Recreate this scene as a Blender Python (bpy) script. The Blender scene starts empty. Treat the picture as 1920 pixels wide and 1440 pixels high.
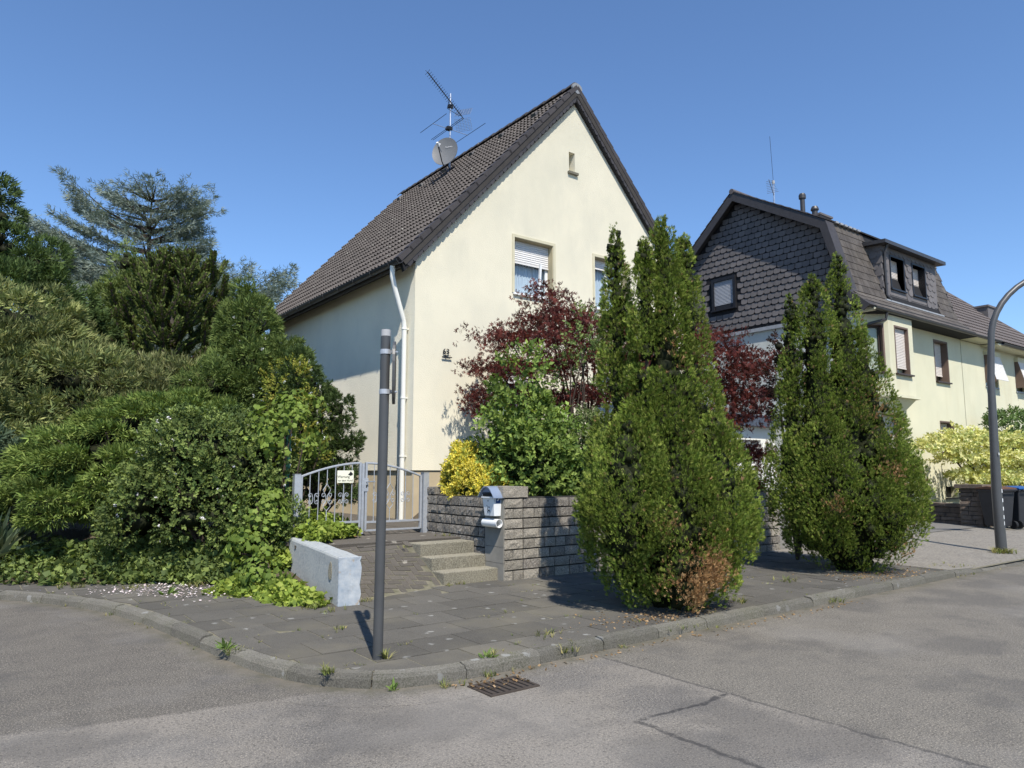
import bpy, bmesh, math, random
import numpy as np
from mathutils import Vector, Matrix, Quaternion

SC = bpy.context.scene
COL = SC.collection
RND = random.Random(7)
RNG = np.random.default_rng(11)
R = math.radians

# ------------------------------------------------------------------ camera
cam_d = bpy.data.cameras.new('camera')
cam = bpy.data.objects.new('camera', cam_d)
COL.objects.link(cam)
cam.location = (0, 0, 1.6)
cam.rotation_euler = (R(90 + 6.9), 0, R(-37.1))
cam_d.sensor_fit = 'HORIZONTAL'
cam_d.sensor_width = 36.0
cam_d.lens = 1360.0 / 1920.0 * 36.0
cam_d.clip_end = 5000
cam_d.clip_start = 0.05
SC.camera = cam

# ------------------------------------------------------------------ sky, sun, exposure
SUN_EL = 52.0
SUN_AZ = Vector((-0.35, -0.937))
world = bpy.data.worlds.new('World')
SC.world = world
world.use_nodes = True
wn = world.node_tree.nodes
sky = wn.new('ShaderNodeTexSky')
sky.sky_type = 'NISHITA'
sky.sun_disc = False
sky.sun_elevation = R(SUN_EL)
sky.sun_rotation = math.atan2(SUN_AZ.x, SUN_AZ.y)
sky.air_density = 1.0
sky.dust_density = 0.0
sky.ozone_density = 8.0
wn['Background'].inputs['Strength'].default_value = 0.13
world.node_tree.links.new(sky.outputs[0], wn['Background'].inputs['Color'])
sun_d = bpy.data.lights.new('sun', 'SUN')
sun_d.energy = 4.3
sun_d.angle = R(0.53)
sun_d.color = (1.0, 0.945, 0.86)
sun = bpy.data.objects.new('sun', sun_d)
COL.objects.link(sun)
sdir = Vector((SUN_AZ.x * math.cos(R(SUN_EL)), SUN_AZ.y * math.cos(R(SUN_EL)), math.sin(R(SUN_EL))))
sun.rotation_euler = sdir.to_track_quat('Z', 'Y').to_euler()
sun.location = sdir * 60
SC.view_settings.view_transform = 'Standard'
SC.view_settings.look = 'None'
SC.view_settings.gamma = 1.0
SC.view_settings.exposure = 0.5
SC.view_settings.use_curve_mapping = False

CAMP = Vector((0, 0, 1.6))

# ------------------------------------------------------------------ materials
def nodes(m):
    m.use_nodes = True
    return m.node_tree.nodes, m.node_tree.links

def pm(name, col, col2=None, scale=3.0, rough=0.85, bump=0.0, bscale=60.0, rnd=0.0, spec=0.3, metal=0.0,
       fine=None, fscale=120.0, streak=None, spots=None, detail=6.0, stretch=None, bdist=0.01):
    """procedural surface: two-tone noise, per-object value jitter, fine speckle, bump"""
    m = bpy.data.materials.new(name)
    n, l = nodes(m)
    bs = n['Principled BSDF']
    bs.inputs['Roughness'].default_value = rough
    bs.inputs['Specular IOR Level'].default_value = spec
    bs.inputs['Metallic'].default_value = metal
    if rough > 0.7: bs.inputs['Diffuse Roughness'].default_value = 1.0
    geo = n.new('ShaderNodeNewGeometry')
    pos = geo.outputs['Position']
    def noise(sc, det=6.0, st=None, rg=0.6):
        src = pos
        if st:
            mp = n.new('ShaderNodeMapping'); mp.inputs['Scale'].default_value = st
            l.new(pos, mp.inputs['Vector']); src = mp.outputs['Vector']
        t = n.new('ShaderNodeTexNoise'); t.inputs['Scale'].default_value = sc
        t.inputs['Detail'].default_value = det; t.inputs['Roughness'].default_value = rg
        l.new(src, t.inputs['Vector'])
        return t.outputs['Fac']
    def ramp(fac, a, b):
        r = n.new('ShaderNodeMapRange'); r.inputs['From Min'].default_value = a; r.inputs['From Max'].default_value = b
        l.new(fac, r.inputs['Value']); return r.outputs['Result']
    def mix(fac, a, b, mode='MIX'):
        x = n.new('ShaderNodeMix'); x.data_type = 'RGBA'; x.blend_type = mode
        if isinstance(fac, float): x.inputs[0].default_value = fac
        else: l.new(fac, x.inputs[0])
        for i, v in ((6, a), (7, b)):
            if isinstance(v, (tuple, list)): x.inputs[i].default_value = (*v[:3], 1)
            else: l.new(v, x.inputs[i])
        return x.outputs[2]
    c = None
    if col2 is None: col2 = tuple(v * 0.85 for v in col)
    c = mix(ramp(noise(scale, detail, stretch), 0.32, 0.68), col, col2)
    if streak:   # (colour, scale, stretch, lo, hi): weathering with its own shape
        c = mix(ramp(noise(streak[1], 5.0, streak[2]), streak[3], streak[4]), c, streak[0])
    if fine:
        c = mix(ramp(noise(fscale, 2.0), 0.35, 0.7), c, fine)
    if spots:    # (colour, scale, radius)
        v = n.new('ShaderNodeTexVoronoi'); v.inputs['Scale'].default_value = spots[1]
        v.inputs['Randomness'].default_value = 1.0
        l.new(pos, v.inputs['Vector'])
        jn = noise(spots[1] * 6, 3.0)
        a = n.new('ShaderNodeMath'); a.operation = 'MULTIPLY_ADD'
        l.new(jn, a.inputs[0]); a.inputs[1].default_value = 0.34; l.new(v.outputs['Distance'], a.inputs[2])
        rr = ramp(a.outputs[0], spots[2] + 0.17, spots[2] + 0.11)
        gate = n.new('ShaderNodeSeparateColor'); l.new(v.outputs['Color'], gate.inputs[0])
        g = ramp(gate.outputs[0], 0.50, 0.53)
        mm = n.new('ShaderNodeMath'); mm.operation = 'MULTIPLY'; l.new(rr, mm.inputs[0]); l.new(g, mm.inputs[1])
        c = mix(mm.outputs[0], c, spots[0])
    if rnd:
        oi = n.new('ShaderNodeObjectInfo')
        r2 = n.new('ShaderNodeMapRange'); r2.inputs['To Min'].default_value = 1 - rnd; r2.inputs['To Max'].default_value = 1 + rnd
        l.new(oi.outputs['Random'], r2.inputs['Value'])
        cb = n.new('ShaderNodeCombineColor')
        for i in range(3): l.new(r2.outputs[0], cb.inputs[i])
        c = mix(1.0, c, cb.outputs[0], 'MULTIPLY')
    l.new(c, bs.inputs['Base Color'])
    if bump:
        b = n.new('ShaderNodeBump'); b.inputs['Strength'].default_value = bump; b.inputs['Distance'].default_value = bdist
        l.new(noise(bscale, 4.0), b.inputs['Height'])
        l.new(b.outputs['Normal'], bs.inputs['Normal'])
    m['_c'] = 1
    return m

def leafmat(name, trans=0.28, rough=0.55, spec=0.25, tint=(1.0, 1.0, 0.55)):
    m = bpy.data.materials.new(name)
    n, l = nodes(m)
    bs = n['Principled BSDF']
    at = n.new('ShaderNodeAttribute'); at.attribute_name = 'col'
    l.new(at.outputs['Color'], bs.inputs['Base Color'])
    bs.inputs['Roughness'].default_value = rough
    bs.inputs['Specular IOR Level'].default_value = spec
    tr = n.new('ShaderNodeBsdfTranslucent')
    mx = n.new('ShaderNodeMix'); mx.data_type = 'RGBA'; mx.blend_type = 'MULTIPLY'; mx.inputs[0].default_value = 1
    l.new(at.outputs['Color'], mx.inputs[6]); mx.inputs[7].default_value = (1.6 * tint[0], 1.6 * tint[1], 1.6 * tint[2], 1)
    l.new(mx.outputs[2], tr.inputs['Color'])
    ms = n.new('ShaderNodeMixShader'); ms.inputs[0].default_value = trans
    l.new(bs.outputs[0], ms.inputs[1]); l.new(tr.outputs[0], ms.inputs[2])
    l.new(ms.outputs[0], n['Material Output'].inputs['Surface'])
    return m

def glassmat(name, col=(0.02, 0.025, 0.03)):
    """window pane: clear glass, light passes to the curtain behind"""
    m = bpy.data.materials.new(name)
    n, l = nodes(m)
    g = n.new('ShaderNodeBsdfGlossy'); g.inputs['Roughness'].default_value = 0.02
    t = n.new('ShaderNodeBsdfTransparent'); t.inputs['Color'].default_value = (0.82, 0.88, 0.9, 1)
    lw = n.new('ShaderNodeLayerWeight'); lw.inputs['Blend'].default_value = 0.5
    pw = n.new('ShaderNodeMath'); pw.operation = 'POWER'; l.new(lw.outputs['Facing'], pw.inputs[0]); pw.inputs[1].default_value = 4.0
    f = n.new('ShaderNodeMath'); f.operation = 'MULTIPLY_ADD'; l.new(pw.outputs[0], f.inputs[0]); f.inputs[1].default_value = 0.85; f.inputs[2].default_value = 0.05
    ms = n.new('ShaderNodeMixShader')
    l.new(f.outputs[0], ms.inputs[0]); l.new(t.outputs[0], ms.inputs[1]); l.new(g.outputs[0], ms.inputs[2])
    l.new(ms.outputs[0], n['Material Output'].inputs['Surface'])
    return m

M = {}
M['plaster'] = pm('cream_plaster', (0.811, 0.761, 0.611), (0.757, 0.714, 0.573), 1.2, 0.92, 0.55, 42, bdist=0.012,
                  streak=((0.705, 0.67, 0.545), 1.1, (1.1, 1.1, 0.55), 0.48, 0.78))
M['plaster2'] = pm('pale_plaster', (0.660, 0.630, 0.466), (0.601, 0.583, 0.431), 0.9, 0.92, 0.45, 50,
                   streak=((0.543, 0.498, 0.334), 1.2, (1.3, 1.3, 0.3), 0.52, 0.95))
M['plaster_grey'] = pm('grey_plaster', (0.62, 0.63, 0.58), (0.56, 0.57, 0.53), 0.9, 0.92, 0.5, 45,
                       streak=((0.45, 0.44, 0.37), 1.5, (1.2, 1.2, 0.3), 0.56, 0.8))
M['plinth'] = pm('plinth_paint', (0.55, 0.46, 0.31), (0.47, 0.39, 0.26), 2.0, 0.9, 0.25, 60)
M['trim'] = pm('window_surround', (0.70, 0.65, 0.48), (0.63, 0.585, 0.43), 3, 0.85, 0.1)
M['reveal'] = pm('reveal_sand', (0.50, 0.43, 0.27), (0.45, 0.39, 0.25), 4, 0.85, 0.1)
M['white'] = pm('white_plastic', (0.80, 0.80, 0.78), (0.76, 0.76, 0.74), 5, 0.45)
M['shutter'] = pm('shutter_slats', (0.72, 0.70, 0.67), (0.66, 0.64, 0.61), 4, 0.55)
M['shutter_grey'] = pm('shutter_grey', (0.40, 0.41, 0.43), (0.36, 0.37, 0.39), 4, 0.55)
M['shutter_pink'] = pm('shutter_beige', (0.66, 0.60, 0.54), (0.60, 0.545, 0.49), 4, 0.55)
M['curtain'] = pm('curtain_cloth', (0.75, 0.78, 0.82), (0.62, 0.66, 0.72), 12, 0.9, stretch=(6, 6, 0.4))
M['glass'] = glassmat('window_glass')
M['room'] = pm('dark_room', (0.03, 0.03, 0.033), (0.02, 0.02, 0.022), 3, 0.9)
M['brown_frame'] = pm('brown_window_frame', (0.06, 0.04, 0.032), (0.045, 0.03, 0.025), 6, 0.5)
M['brown_reveal'] = pm('brown_reveal', (0.16, 0.11, 0.085), (0.13, 0.09, 0.07), 5, 0.6)
M['black_frame'] = pm('black_window_frame', (0.022, 0.022, 0.025), (0.016, 0.016, 0.018), 6, 0.4)
M['tile'] = pm('brown_roof_tile', (0.064, 0.051, 0.044), (0.042, 0.034, 0.030), 2.2, 0.62, 0.3, 80, 0.16, spec=0.45,
               fine=(0.089, 0.075, 0.064), fscale=35, spots=((0.339, 0.337, 0.281), 7.0, 0.14))
M['verge'] = pm('verge_tile', (0.06, 0.052, 0.05), (0.042, 0.037, 0.036), 4, 0.6, 0.2, 90, 0.15)
M['slate_bar'] = pm('verge_slate', (0.055, 0.05, 0.05), (0.042, 0.038, 0.038), 5, 0.55, 0.1, 90, 0.14)
M['ridge_cap'] = pm('ridge_cap_metal', (0.25, 0.26, 0.27), (0.20, 0.21, 0.22), 8, 0.5)
M['gutter'] = pm('gutter_dark', (0.05, 0.048, 0.048), (0.035, 0.033, 0.034), 5, 0.42, spec=0.5)
M['soffit'] = pm('soffit_board', (0.07, 0.062, 0.055), (0.055, 0.048, 0.042), 6, 0.8)
M['pipe'] = pm('cream_downpipe', (0.80, 0.79, 0.72), (0.76, 0.75, 0.68), 6, 0.45)
M['slate'] = pm('dark_slate', (0.184, 0.167, 0.162), (0.141, 0.130, 0.129), 3, 0.72, 0.15, 60, 0.12, spec=0.3)
M['slate_joint'] = pm('slate_backing', (0.02, 0.02, 0.022), None, 3, 0.9)
M['slate_brown'] = pm('weathered_slate', (0.134, 0.116, 0.096), (0.091, 0.079, 0.070), 2.5, 0.75, 0.3, 70, 0.15,
                      streak=((0.070, 0.057, 0.047), 2.5, (2, 2, 0.5), 0.45, 0.7))
M['tile_grey'] = pm('neighbour_roof_tile', (0.111, 0.091, 0.083), (0.081, 0.067, 0.063), 3, 0.6, 0.2, 80, 0.12, spec=0.45)
M['lead'] = pm('lead_flashing', (0.35, 0.36, 0.37), (0.25, 0.26, 0.27), 8, 0.5)
M['alu'] = pm('aluminium', (0.62, 0.63, 0.65), (0.55, 0.56, 0.58), 8, 0.35, metal=0.85)
M['wire_dark'] = pm('antenna_black', (0.02, 0.02, 0.022), None, 8, 0.5)
M['dish'] = pm('dish_grey', (0.15, 0.153, 0.156), (0.135, 0.138, 0.14), 5, 0.5)
M['galv'] = pm('galvanised_steel', (0.47, 0.49, 0.515), (0.38, 0.40, 0.43), 22, 0.45, metal=0.35, spec=0.5)
M['post'] = pm('grey_post_paint', (0.065, 0.066, 0.067), (0.056, 0.057, 0.057), 6, 0.42, spec=0.5)
M['post_light'] = pm('grey_plastic_cap', (0.40, 0.40, 0.40), (0.34, 0.34, 0.34), 6, 0.5)
M['green_post'] = pm('green_post_paint', (0.008, 0.075, 0.045), (0.006, 0.06, 0.037), 6, 0.4, spec=0.5)
M['bin'] = pm('bin_black_plastic', (0.035, 0.036, 0.04), (0.028, 0.029, 0.032), 6, 0.5)
M['bin_brown'] = pm('bin_brown_lid', (0.13, 0.06, 0.035), (0.10, 0.05, 0.03), 6, 0.5)
M['bin_blue'] = pm('bin_blue_lid', (0.02, 0.09, 0.28), (0.018, 0.08, 0.24), 6, 0.45)
M['rubber'] = pm('rubber', (0.015, 0.015, 0.015), None, 6, 0.7)
M['asphalt_fill'] = None
M['slab'] = pm('paving_slab_concrete', (0.071, 0.066, 0.057), (0.050, 0.047, 0.041), 2.6, 0.9, 0.5, 110, 0.16,
               fine=(0.107, 0.099, 0.084), fscale=110, spots=((0.194, 0.191, 0.174), 4.6, 0.17),
               streak=((0.123, 0.110, 0.078), 0.9, None, 0.50, 0.72))
M['joint'] = pm('joint_sand', (0.19, 0.17, 0.125), (0.095, 0.092, 0.055), 9, 0.95, 0.3, 120)
M['kerb'] = pm('kerb_concrete', (0.101, 0.095, 0.078), (0.064, 0.060, 0.051), 4, 0.9, 0.4, 120, 0.15,
               fine=(0.166, 0.155, 0.131), fscale=90, streak=((0.060, 0.060, 0.036), 2.2, None, 0.45, 0.7), spots=((0.184, 0.181, 0.167), 4.6, 0.20))
M['paver'] = pm('brick_paver', (0.079, 0.067, 0.056), (0.055, 0.048, 0.041), 5, 0.92, 0.45, 120, 0.13,
                fine=(0.136, 0.122, 0.100), fscale=170, spots=((0.326, 0.298, 0.249), 3.6, 0.18))
M['step'] = pm('step_concrete', (0.176, 0.158, 0.117), (0.114, 0.104, 0.079), 3, 0.92, 0.9, 70, 0.06,
               fine=(0.310, 0.286, 0.217), fscale=60, streak=((0.104, 0.099, 0.074), 3.0, None, 0.48, 0.72))
M['block'] = pm('split_block', (0.241, 0.216, 0.178), (0.134, 0.121, 0.102), 7, 0.95, 0.8, 85, 0.22,
                fine=(0.403, 0.367, 0.300), fscale=60, bdist=0.02)
M['block_dark'] = pm('split_block_weathered', (0.163, 0.144, 0.120), (0.079, 0.072, 0.063), 8, 0.95, 0.8, 80, 0.22,
                     fine=(0.316, 0.288, 0.246), fscale=55, bdist=0.02)
M['mortar'] = pm('dark_joint', (0.05, 0.047, 0.042), (0.03, 0.028, 0.026), 6, 0.95)
M['pillar_smooth'] = pm('pillar_concrete', (0.26, 0.245, 0.21), (0.19, 0.18, 0.155), 4, 0.92, 0.3, 90)
M['bluewall'] = pm('blue_wall_paint', (0.272, 0.291, 0.293), (0.220, 0.240, 0.248), 2.5, 0.8, 0.35, 45,
                   streak=((0.17, 0.18, 0.185), 7.0, (1, 1, 0.6), 0.55, 0.75), fine=(0.333, 0.340, 0.327), fscale=30)
M['bluewall_bare'] = pm('blue_wall_flaking', (0.466, 0.487, 0.498), (0.305, 0.353, 0.402), 9, 0.85, 0.7, 30,
                        streak=((0.376, 0.294, 0.201), 8.0, None, 0.60, 0.70))
M['stone'] = pm('ruble_stone', (0.221, 0.169, 0.126), (0.117, 0.096, 0.079), 5, 0.95, 0.7, 40, 0.25, bdist=0.03)
M['yellow_brick'] = pm('yellow_clinker', (0.45, 0.27, 0.07), (0.36, 0.21, 0.055), 7, 0.7, 0.2, 60, 0.1)
M['soil'] = pm('garden_soil', (0.075, 0.058, 0.04), (0.045, 0.036, 0.026), 5, 0.95, 0.8, 40, fine=(0.13, 0.105, 0.07), fscale=50, bdist=0.03)
M['ground'] = pm('field_ground', (0.10, 0.11, 0.05), (0.07, 0.08, 0.035), 0.3, 0.95)
M['gutterdirt'] = pm('gutter_dust', (0.109, 0.097, 0.072), (0.074, 0.070, 0.053), 2.5, 0.95, 0.3, 120, fine=(0.184, 0.165, 0.118), fscale=80)
M['pebble'] = pm('apron_pavers', (0.165, 0.15, 0.128), (0.11, 0.10, 0.088), 3, 0.92, 0.6, 55, fine=(0.25, 0.23, 0.195), fscale=24)
M['drive'] = pm('drive_asphalt', (0.126, 0.120, 0.109), (0.102, 0.097, 0.089), 2, 0.9, 0.3, 150, fine=(0.180, 0.170, 0.152), fscale=140)
M['iron'] = pm('cast_iron', (0.104, 0.083, 0.068), (0.076, 0.061, 0.051), 9, 0.6, 0.2, 80, metal=0.4)
M['mail_white'] = pm('mailbox_white', (0.80, 0.82, 0.82), (0.76, 0.78, 0.78), 5, 0.35, spec=0.5)
M['mail_grey'] = pm('mailbox_roof_blue_grey', (0.22, 0.27, 0.36), (0.19, 0.235, 0.32), 5, 0.3, spec=0.6)
M['sticker'] = pm('sticker_blue', (0.02, 0.09, 0.27), None, 6, 0.4)
M['ink'] = pm('black_ink', (0.02, 0.02, 0.02), None, 6, 0.6)
M['silver_ink'] = pm('silver_ink', (0.62, 0.62, 0.62), None, 6, 0.5)
M['signface'] = pm('sign_cream', (0.80, 0.78, 0.62), (0.76, 0.74, 0.58), 6, 0.5)
M['bark'] = pm('bark', (0.085, 0.062, 0.045), (0.05, 0.038, 0.03), 9, 0.95, 0.6, 30)
M['bark_grey'] = pm('grey_bark', (0.14, 0.12, 0.10), (0.085, 0.073, 0.062), 9, 0.95, 0.6, 30)
M['garage_white'] = pm('garage_paint', (0.72, 0.71, 0.64), (0.67, 0.66, 0.6), 2, 0.85)
M['garage_roof'] = pm('garage_roof_edge', (0.075, 0.09, 0.12), (0.06, 0.075, 0.10), 4, 0.45)
M['leaf'] = leafmat('leaf', 0.24, 0.55, 0.12)
M['needle'] = leafmat('needle', 0.12, 0.6, 0.08)
M['petal'] = leafmat('petal', 0.25, 0.7, 0.1, (1, 1, 1))

def road_material(dust=False):
    m = bpy.data.materials.new('asphalt_dusty' if dust else 'asphalt_patched')
    n, l = nodes(m)
    bs = n['Principled BSDF']; bs.inputs['Roughness'].default_value = 0.88; bs.inputs['Specular IOR Level'].default_value = 0.3
    geo = n.new('ShaderNodeNewGeometry'); sx = n.new('ShaderNodeSeparateXYZ'); l.new(geo.outputs['Position'], sx.inputs[0])
    def noise(sc, det=4.0, rg=0.6):
        t = n.new('ShaderNodeTexNoise'); t.inputs['Scale'].default_value = sc; t.inputs['Detail'].default_value = det
        t.inputs['Roughness'].default_value = rg; l.new(geo.outputs['Position'], t.inputs['Vector']); return t.outputs['Fac']
    def mth(op, a, b=None, c=None):
        x = n.new('ShaderNodeMath'); x.operation = op
        for i, v in enumerate((a, b, c)):
            if v is None: continue
            if isinstance(v, (int, float)): x.inputs[i].default_value = v
            else: l.new(v, x.inputs[i])
        return x.outputs[0]
    def rng_(v, a, b):
        r = n.new('ShaderNodeMapRange'); r.inputs['From Min'].default_value = a; r.inputs['From Max'].default_value = b
        l.new(v, r.inputs['Value']); return r.outputs['Result']
    def mix(f, a, b):
        x = n.new('ShaderNodeMix'); x.data_type = 'RGBA'; l.new(f, x.inputs[0])
        for i, v in ((6, a), (7, b)):
            if isinstance(v, tuple): x.inputs[i].default_value = (*v, 1)
            else: l.new(v, x.inputs[i])
        return x.outputs[2]
    wob = mth('MULTIPLY_ADD', noise(2.2, 3.0), 0.16, -0.08)
    wob2 = mth('MULTIPLY_ADD', noise(9.0, 3.0), 0.05, -0.025)
    X = mth('ADD', mth('ADD', sx.outputs[0], wob), wob2)
    Y = mth('ADD', mth('ADD', sx.outputs[1], wob), wob2)
    # three pourings of asphalt: side street (y > 5.3, x < 2.9), main road (x > 4.6), brownish middle repair
    main = rng_(X, 4.55, 4.60)
    side = mth('MULTIPLY', rng_(mth('MULTIPLY_ADD', X, 0.19, Y), 5.60, 5.66), rng_(X, 2.95, 2.75))
    big = noise(0.7, 4.0); mid = noise(3.0, 5.0); grit = noise(95.0, 2.0, 0.75); grit2 = noise(45.0, 3.0, 0.75)
    base = mix(rng_(big, 0.35, 0.65), (0.222, 0.200, 0.170), (0.165, 0.150, 0.130))
    base = mix(mth('MULTIPLY', rng_(noise(0.9, 3.0), 0.50, 0.60), 0.85), base, (0.135, 0.126, 0.115))
    cm = mix(rng_(mid, 0.35, 0.65), (0.166, 0.151, 0.126), (0.133, 0.122, 0.104))
    cs = mix(rng_(mid, 0.35, 0.65), (0.127, 0.115, 0.097), (0.098, 0.089, 0.077))
    c = mix(main, base, cm)
    c = mix(side, c, cs)
    c = mix(mth('MULTIPLY', rng_(grit, 0.52, 0.64), 0.75), c, (0.429, 0.378, 0.299))
    c = mix(mth('MULTIPLY', rng_(grit2, 0.48, 0.36), 0.75), c, (0.058, 0.054, 0.046))
    # worn and oily areas
    st = mth('MULTIPLY', rng_(noise(0.55, 5.0, 0.65), 0.50, 0.58), 0.45)
    c = mix(st, c, (0.085, 0.080, 0.074))
    st2 = mth('MULTIPLY', rng_(noise(0.4, 4.0, 0.6), 0.47, 0.36), 0.22)
    c = mix(st2, c, (0.30, 0.28, 0.25))
    # tar seams of the repair
    def seam(v, w): return rng_(mth('ABSOLUTE', v), w, w * 0.4)
    s1 = mth('MULTIPLY', seam(mth('SUBTRACT', X, 4.57), 0.025), 0.55)
    s2 = mth('MULTIPLY', mth('MULTIPLY', seam(mth('SUBTRACT', Y, 3.43), 0.028), mth('MULTIPLY', rng_(X, 3.6, 3.66), rng_(X, 4.6, 4.55))), 0.8)
    s3 = mth('MULTIPLY', mth('MULTIPLY', seam(mth('SUBTRACT', X, 3.60), 0.028), rng_(Y, 3.46, 3.42)), 0.7)
    s = mth('MAXIMUM', mth('MAXIMUM', s1, s2), s3)
    s = mth('MULTIPLY', s, rng_(noise(12.0, 3.0), 0.3, 0.5))
    c = mix(s, c, (0.035, 0.034, 0.034))
    if dust:
        at = n.new('ShaderNodeAttribute'); at.attribute_name = 'edge'
        dn1 = mth('MULTIPLY_ADD', noise(7.0, 5.0), 1.1, -0.55)
        f_ = rng_(mth('ADD', at.outputs['Fac'], dn1), 0.25, 0.85)
        dc = mix(rng_(noise(5.0, 4.0), 0.4, 0.6), (0.165, 0.145, 0.110), (0.105, 0.098, 0.068))
        c = mix(mth('MULTIPLY', f_, 0.8), c, dc)
    l.new(c, bs.inputs['Base Color'])
    b = n.new('ShaderNodeBump'); b.inputs['Strength'].default_value = 0.75; b.inputs['Distance'].default_value = 0.008
    l.new(grit, b.inputs['Height']); l.new(b.outputs[0], bs.inputs['Normal'])
    return m
M['road'] = road_material()
M['road_dusty'] = road_material(True)

# ------------------------------------------------------------------ object helpers
WM = {}
def place(o, parent=None, mw=None):
    mw = mw or Matrix.Identity(4)
    COL.objects.link(o)
    o.matrix_basis = mw
    if parent is not None:
        o.parent = parent
        o.matrix_parent_inverse = WM[parent.name].inverted()
    WM[o.name] = mw
    return o

def thing(name, label, cat, loc=(0, 0, 0), group=None):
    o = bpy.data.objects.new(name, None)
    o.empty_display_size = 0.2
    o['label'] = label; o['category'] = cat
    if group: o['group'] = group
    return place(o, None, Matrix.Translation(Vector(loc)))

def tag(o, label, cat, group=None):
    o['label'] = label; o['category'] = cat
    if group: o['group'] = group
    return o

def structure(o):
    o['kind'] = 'structure'; return o

class MB:
    def __init__(s): s.v = []; s.f = []; s.mi = []; s.cur = 0
    def add(s, vs, fs, T=None):
        b = len(s.v)
        if T is not None: vs = [T @ Vector(p) for p in vs]
        s.v += [tuple(p) for p in vs]
        s.f += [tuple(i + b for i in q) for q in fs]
        s.mi += [s.cur] * len(fs)
        return s
    def box(s, a, b, T=None):
        (x0, y0, z0), (x1, y1, z1) = a, b
        return s.add([(x0, y0, z0), (x1, y0, z0), (x1, y1, z0), (x0, y1, z0), (x0, y0, z1), (x1, y0, z1), (x1, y1, z1), (x0, y1, z1)],
                     [(0, 3, 2, 1), (4, 5, 6, 7), (0, 1, 5, 4), (1, 2, 6, 5), (2, 3, 7, 6), (3, 0, 4, 7)], T)
    def prism(s, poly, ext, T=None):
        n = len(poly); e = Vector(ext)
        vs = [Vector(p) for p in poly] + [Vector(p) + e for p in poly]
        fs = [tuple(range(n - 1, -1, -1)), tuple(range(n, 2 * n))] + [(i, (i + 1) % n, n + (i + 1) % n, n + i) for i in range(n)]
        return s.add(vs, fs, T)
    def tube(s, pts, r, n=8, cap=True, T=None):
        pts = [Vector(p) for p in pts]
        rs = r if isinstance(r, (list, tuple)) else [r] * len(pts)
        vs = []; fs = []
        up = None
        for i, p in enumerate(pts):
            t = (pts[min(i + 1, len(pts) - 1)] - pts[max(i - 1, 0)])
            if t.length < 1e-9: t = Vector((0, 0, 1))
            t.normalize()
            if up is None:
                up = Vector((0, 0, 1)) if abs(t.z) < 0.9 else Vector((1, 0, 0))
            a = up - t * up.dot(t)
            if a.length < 1e-6: a = t.orthogonal()
            a.normalize(); up = a
            b = t.cross(a)
            for k in range(n):
                q = 2 * math.pi * k / n
                vs.append(p + (a * math.cos(q) + b * math.sin(q)) * rs[i])
        for i in range(len(pts) - 1):
            for k in range(n):
                fs.append((i * n + k, i * n + (k + 1) % n, (i + 1) * n + (k + 1) % n, (i + 1) * n + k))
        if cap:
            fs.append(tuple(range(n - 1, -1, -1))); fs.append(tuple(range((len(pts) - 1) * n, len(pts) * n)))
        return s.add(vs, fs, T)
    def lathe(s, prof, n=16, T=None):
        vs = []; fs = []
        for r_, z in prof:
            for k in range(n):
                q = 2 * math.pi * k / n; vs.append((r_ * math.cos(q), r_ * math.sin(q), z))
        for i in range(len(prof) - 1):
            for k in range(n):
                fs.append((i * n + k, i * n + (k + 1) % n, (i + 1) * n + (k + 1) % n, (i + 1) * n + k))
        fs.append(tuple(range(n - 1, -1, -1))); fs.append(tuple(range((len(prof) - 1) * n, len(prof) * n)))
        return s.add(vs, fs, T)
    def mesh(s, name, mats, smooth=False, fix=True):
        me = bpy.data.meshes.new(name)
        me.from_pydata(s.v, [], s.f)
        for m in (mats if isinstance(mats, (list, tuple)) else [mats]): me.materials.append(m)
        if any(s.mi): me.polygons.foreach_set('material_index', s.mi)
        if fix:
            bm = bmesh.new(); bm.from_mesh(me)
            bmesh.ops.recalc_face_normals(bm, faces=bm.faces)
            bm.to_mesh(me); bm.free()
        if smooth:
            me.polygons.foreach_set('use_smooth', [True] * len(me.polygons))
            try: me.set_sharp_from_angle(angle=R(40))
            except Exception: pass
        me.update()
        return me
    def build(s, name, mats, parent=None, smooth=False, fix=True, bevel=0):
        me = s.mesh(name, mats, smooth, fix)
        return meshobj(name, me, parent, bevel)

def meshobj(name, me, parent=None, bevel=0):
    # origin at the middle of the base
    n = len(me.vertices)
    co = np.empty(n * 3); me.vertices.foreach_get('co', co); co = co.reshape(-1, 3)
    lo, hi = co.min(0), co.max(0)
    c = np.array([(lo[0] + hi[0]) / 2, (lo[1] + hi[1]) / 2, lo[2]])
    me.vertices.foreach_set('co', (co - c).ravel()); me.update()
    o = bpy.data.objects.new(name, me)
    place(o, parent, Matrix.Translation(Vector(c)))
    if bevel:
        md = o.modifiers.new('bevel', 'BEVEL'); md.width = bevel; md.segments = 2; md.limit_method = 'ANGLE'; md.angle_limit = R(40)
    return o

def cut(me, boxes, name):
    """boolean openings: boxes = [(a, b, T)] -> new mesh"""
    mb = MB()
    for a, b, T in boxes: mb.box(a, b, T)
    cm = mb.mesh('cutter', me.materials[0])
    o1 = bpy.data.objects.new('tmp_a', me); o2 = bpy.data.objects.new('tmp_b', cm)
    COL.objects.link(o1); COL.objects.link(o2)
    md = o1.modifiers.new('b', 'BOOLEAN'); md.object = o2; md.operation = 'DIFFERENCE'; md.solver = 'EXACT'
    bpy.context.view_layer.update()
    dg = bpy.context.evaluated_depsgraph_get()
    out = bpy.data.meshes.new_from_object(o1.evaluated_get(dg))
    out.name = name
    bpy.data.objects.remove(o1); bpy.data.objects.remove(o2)
    return out

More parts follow.
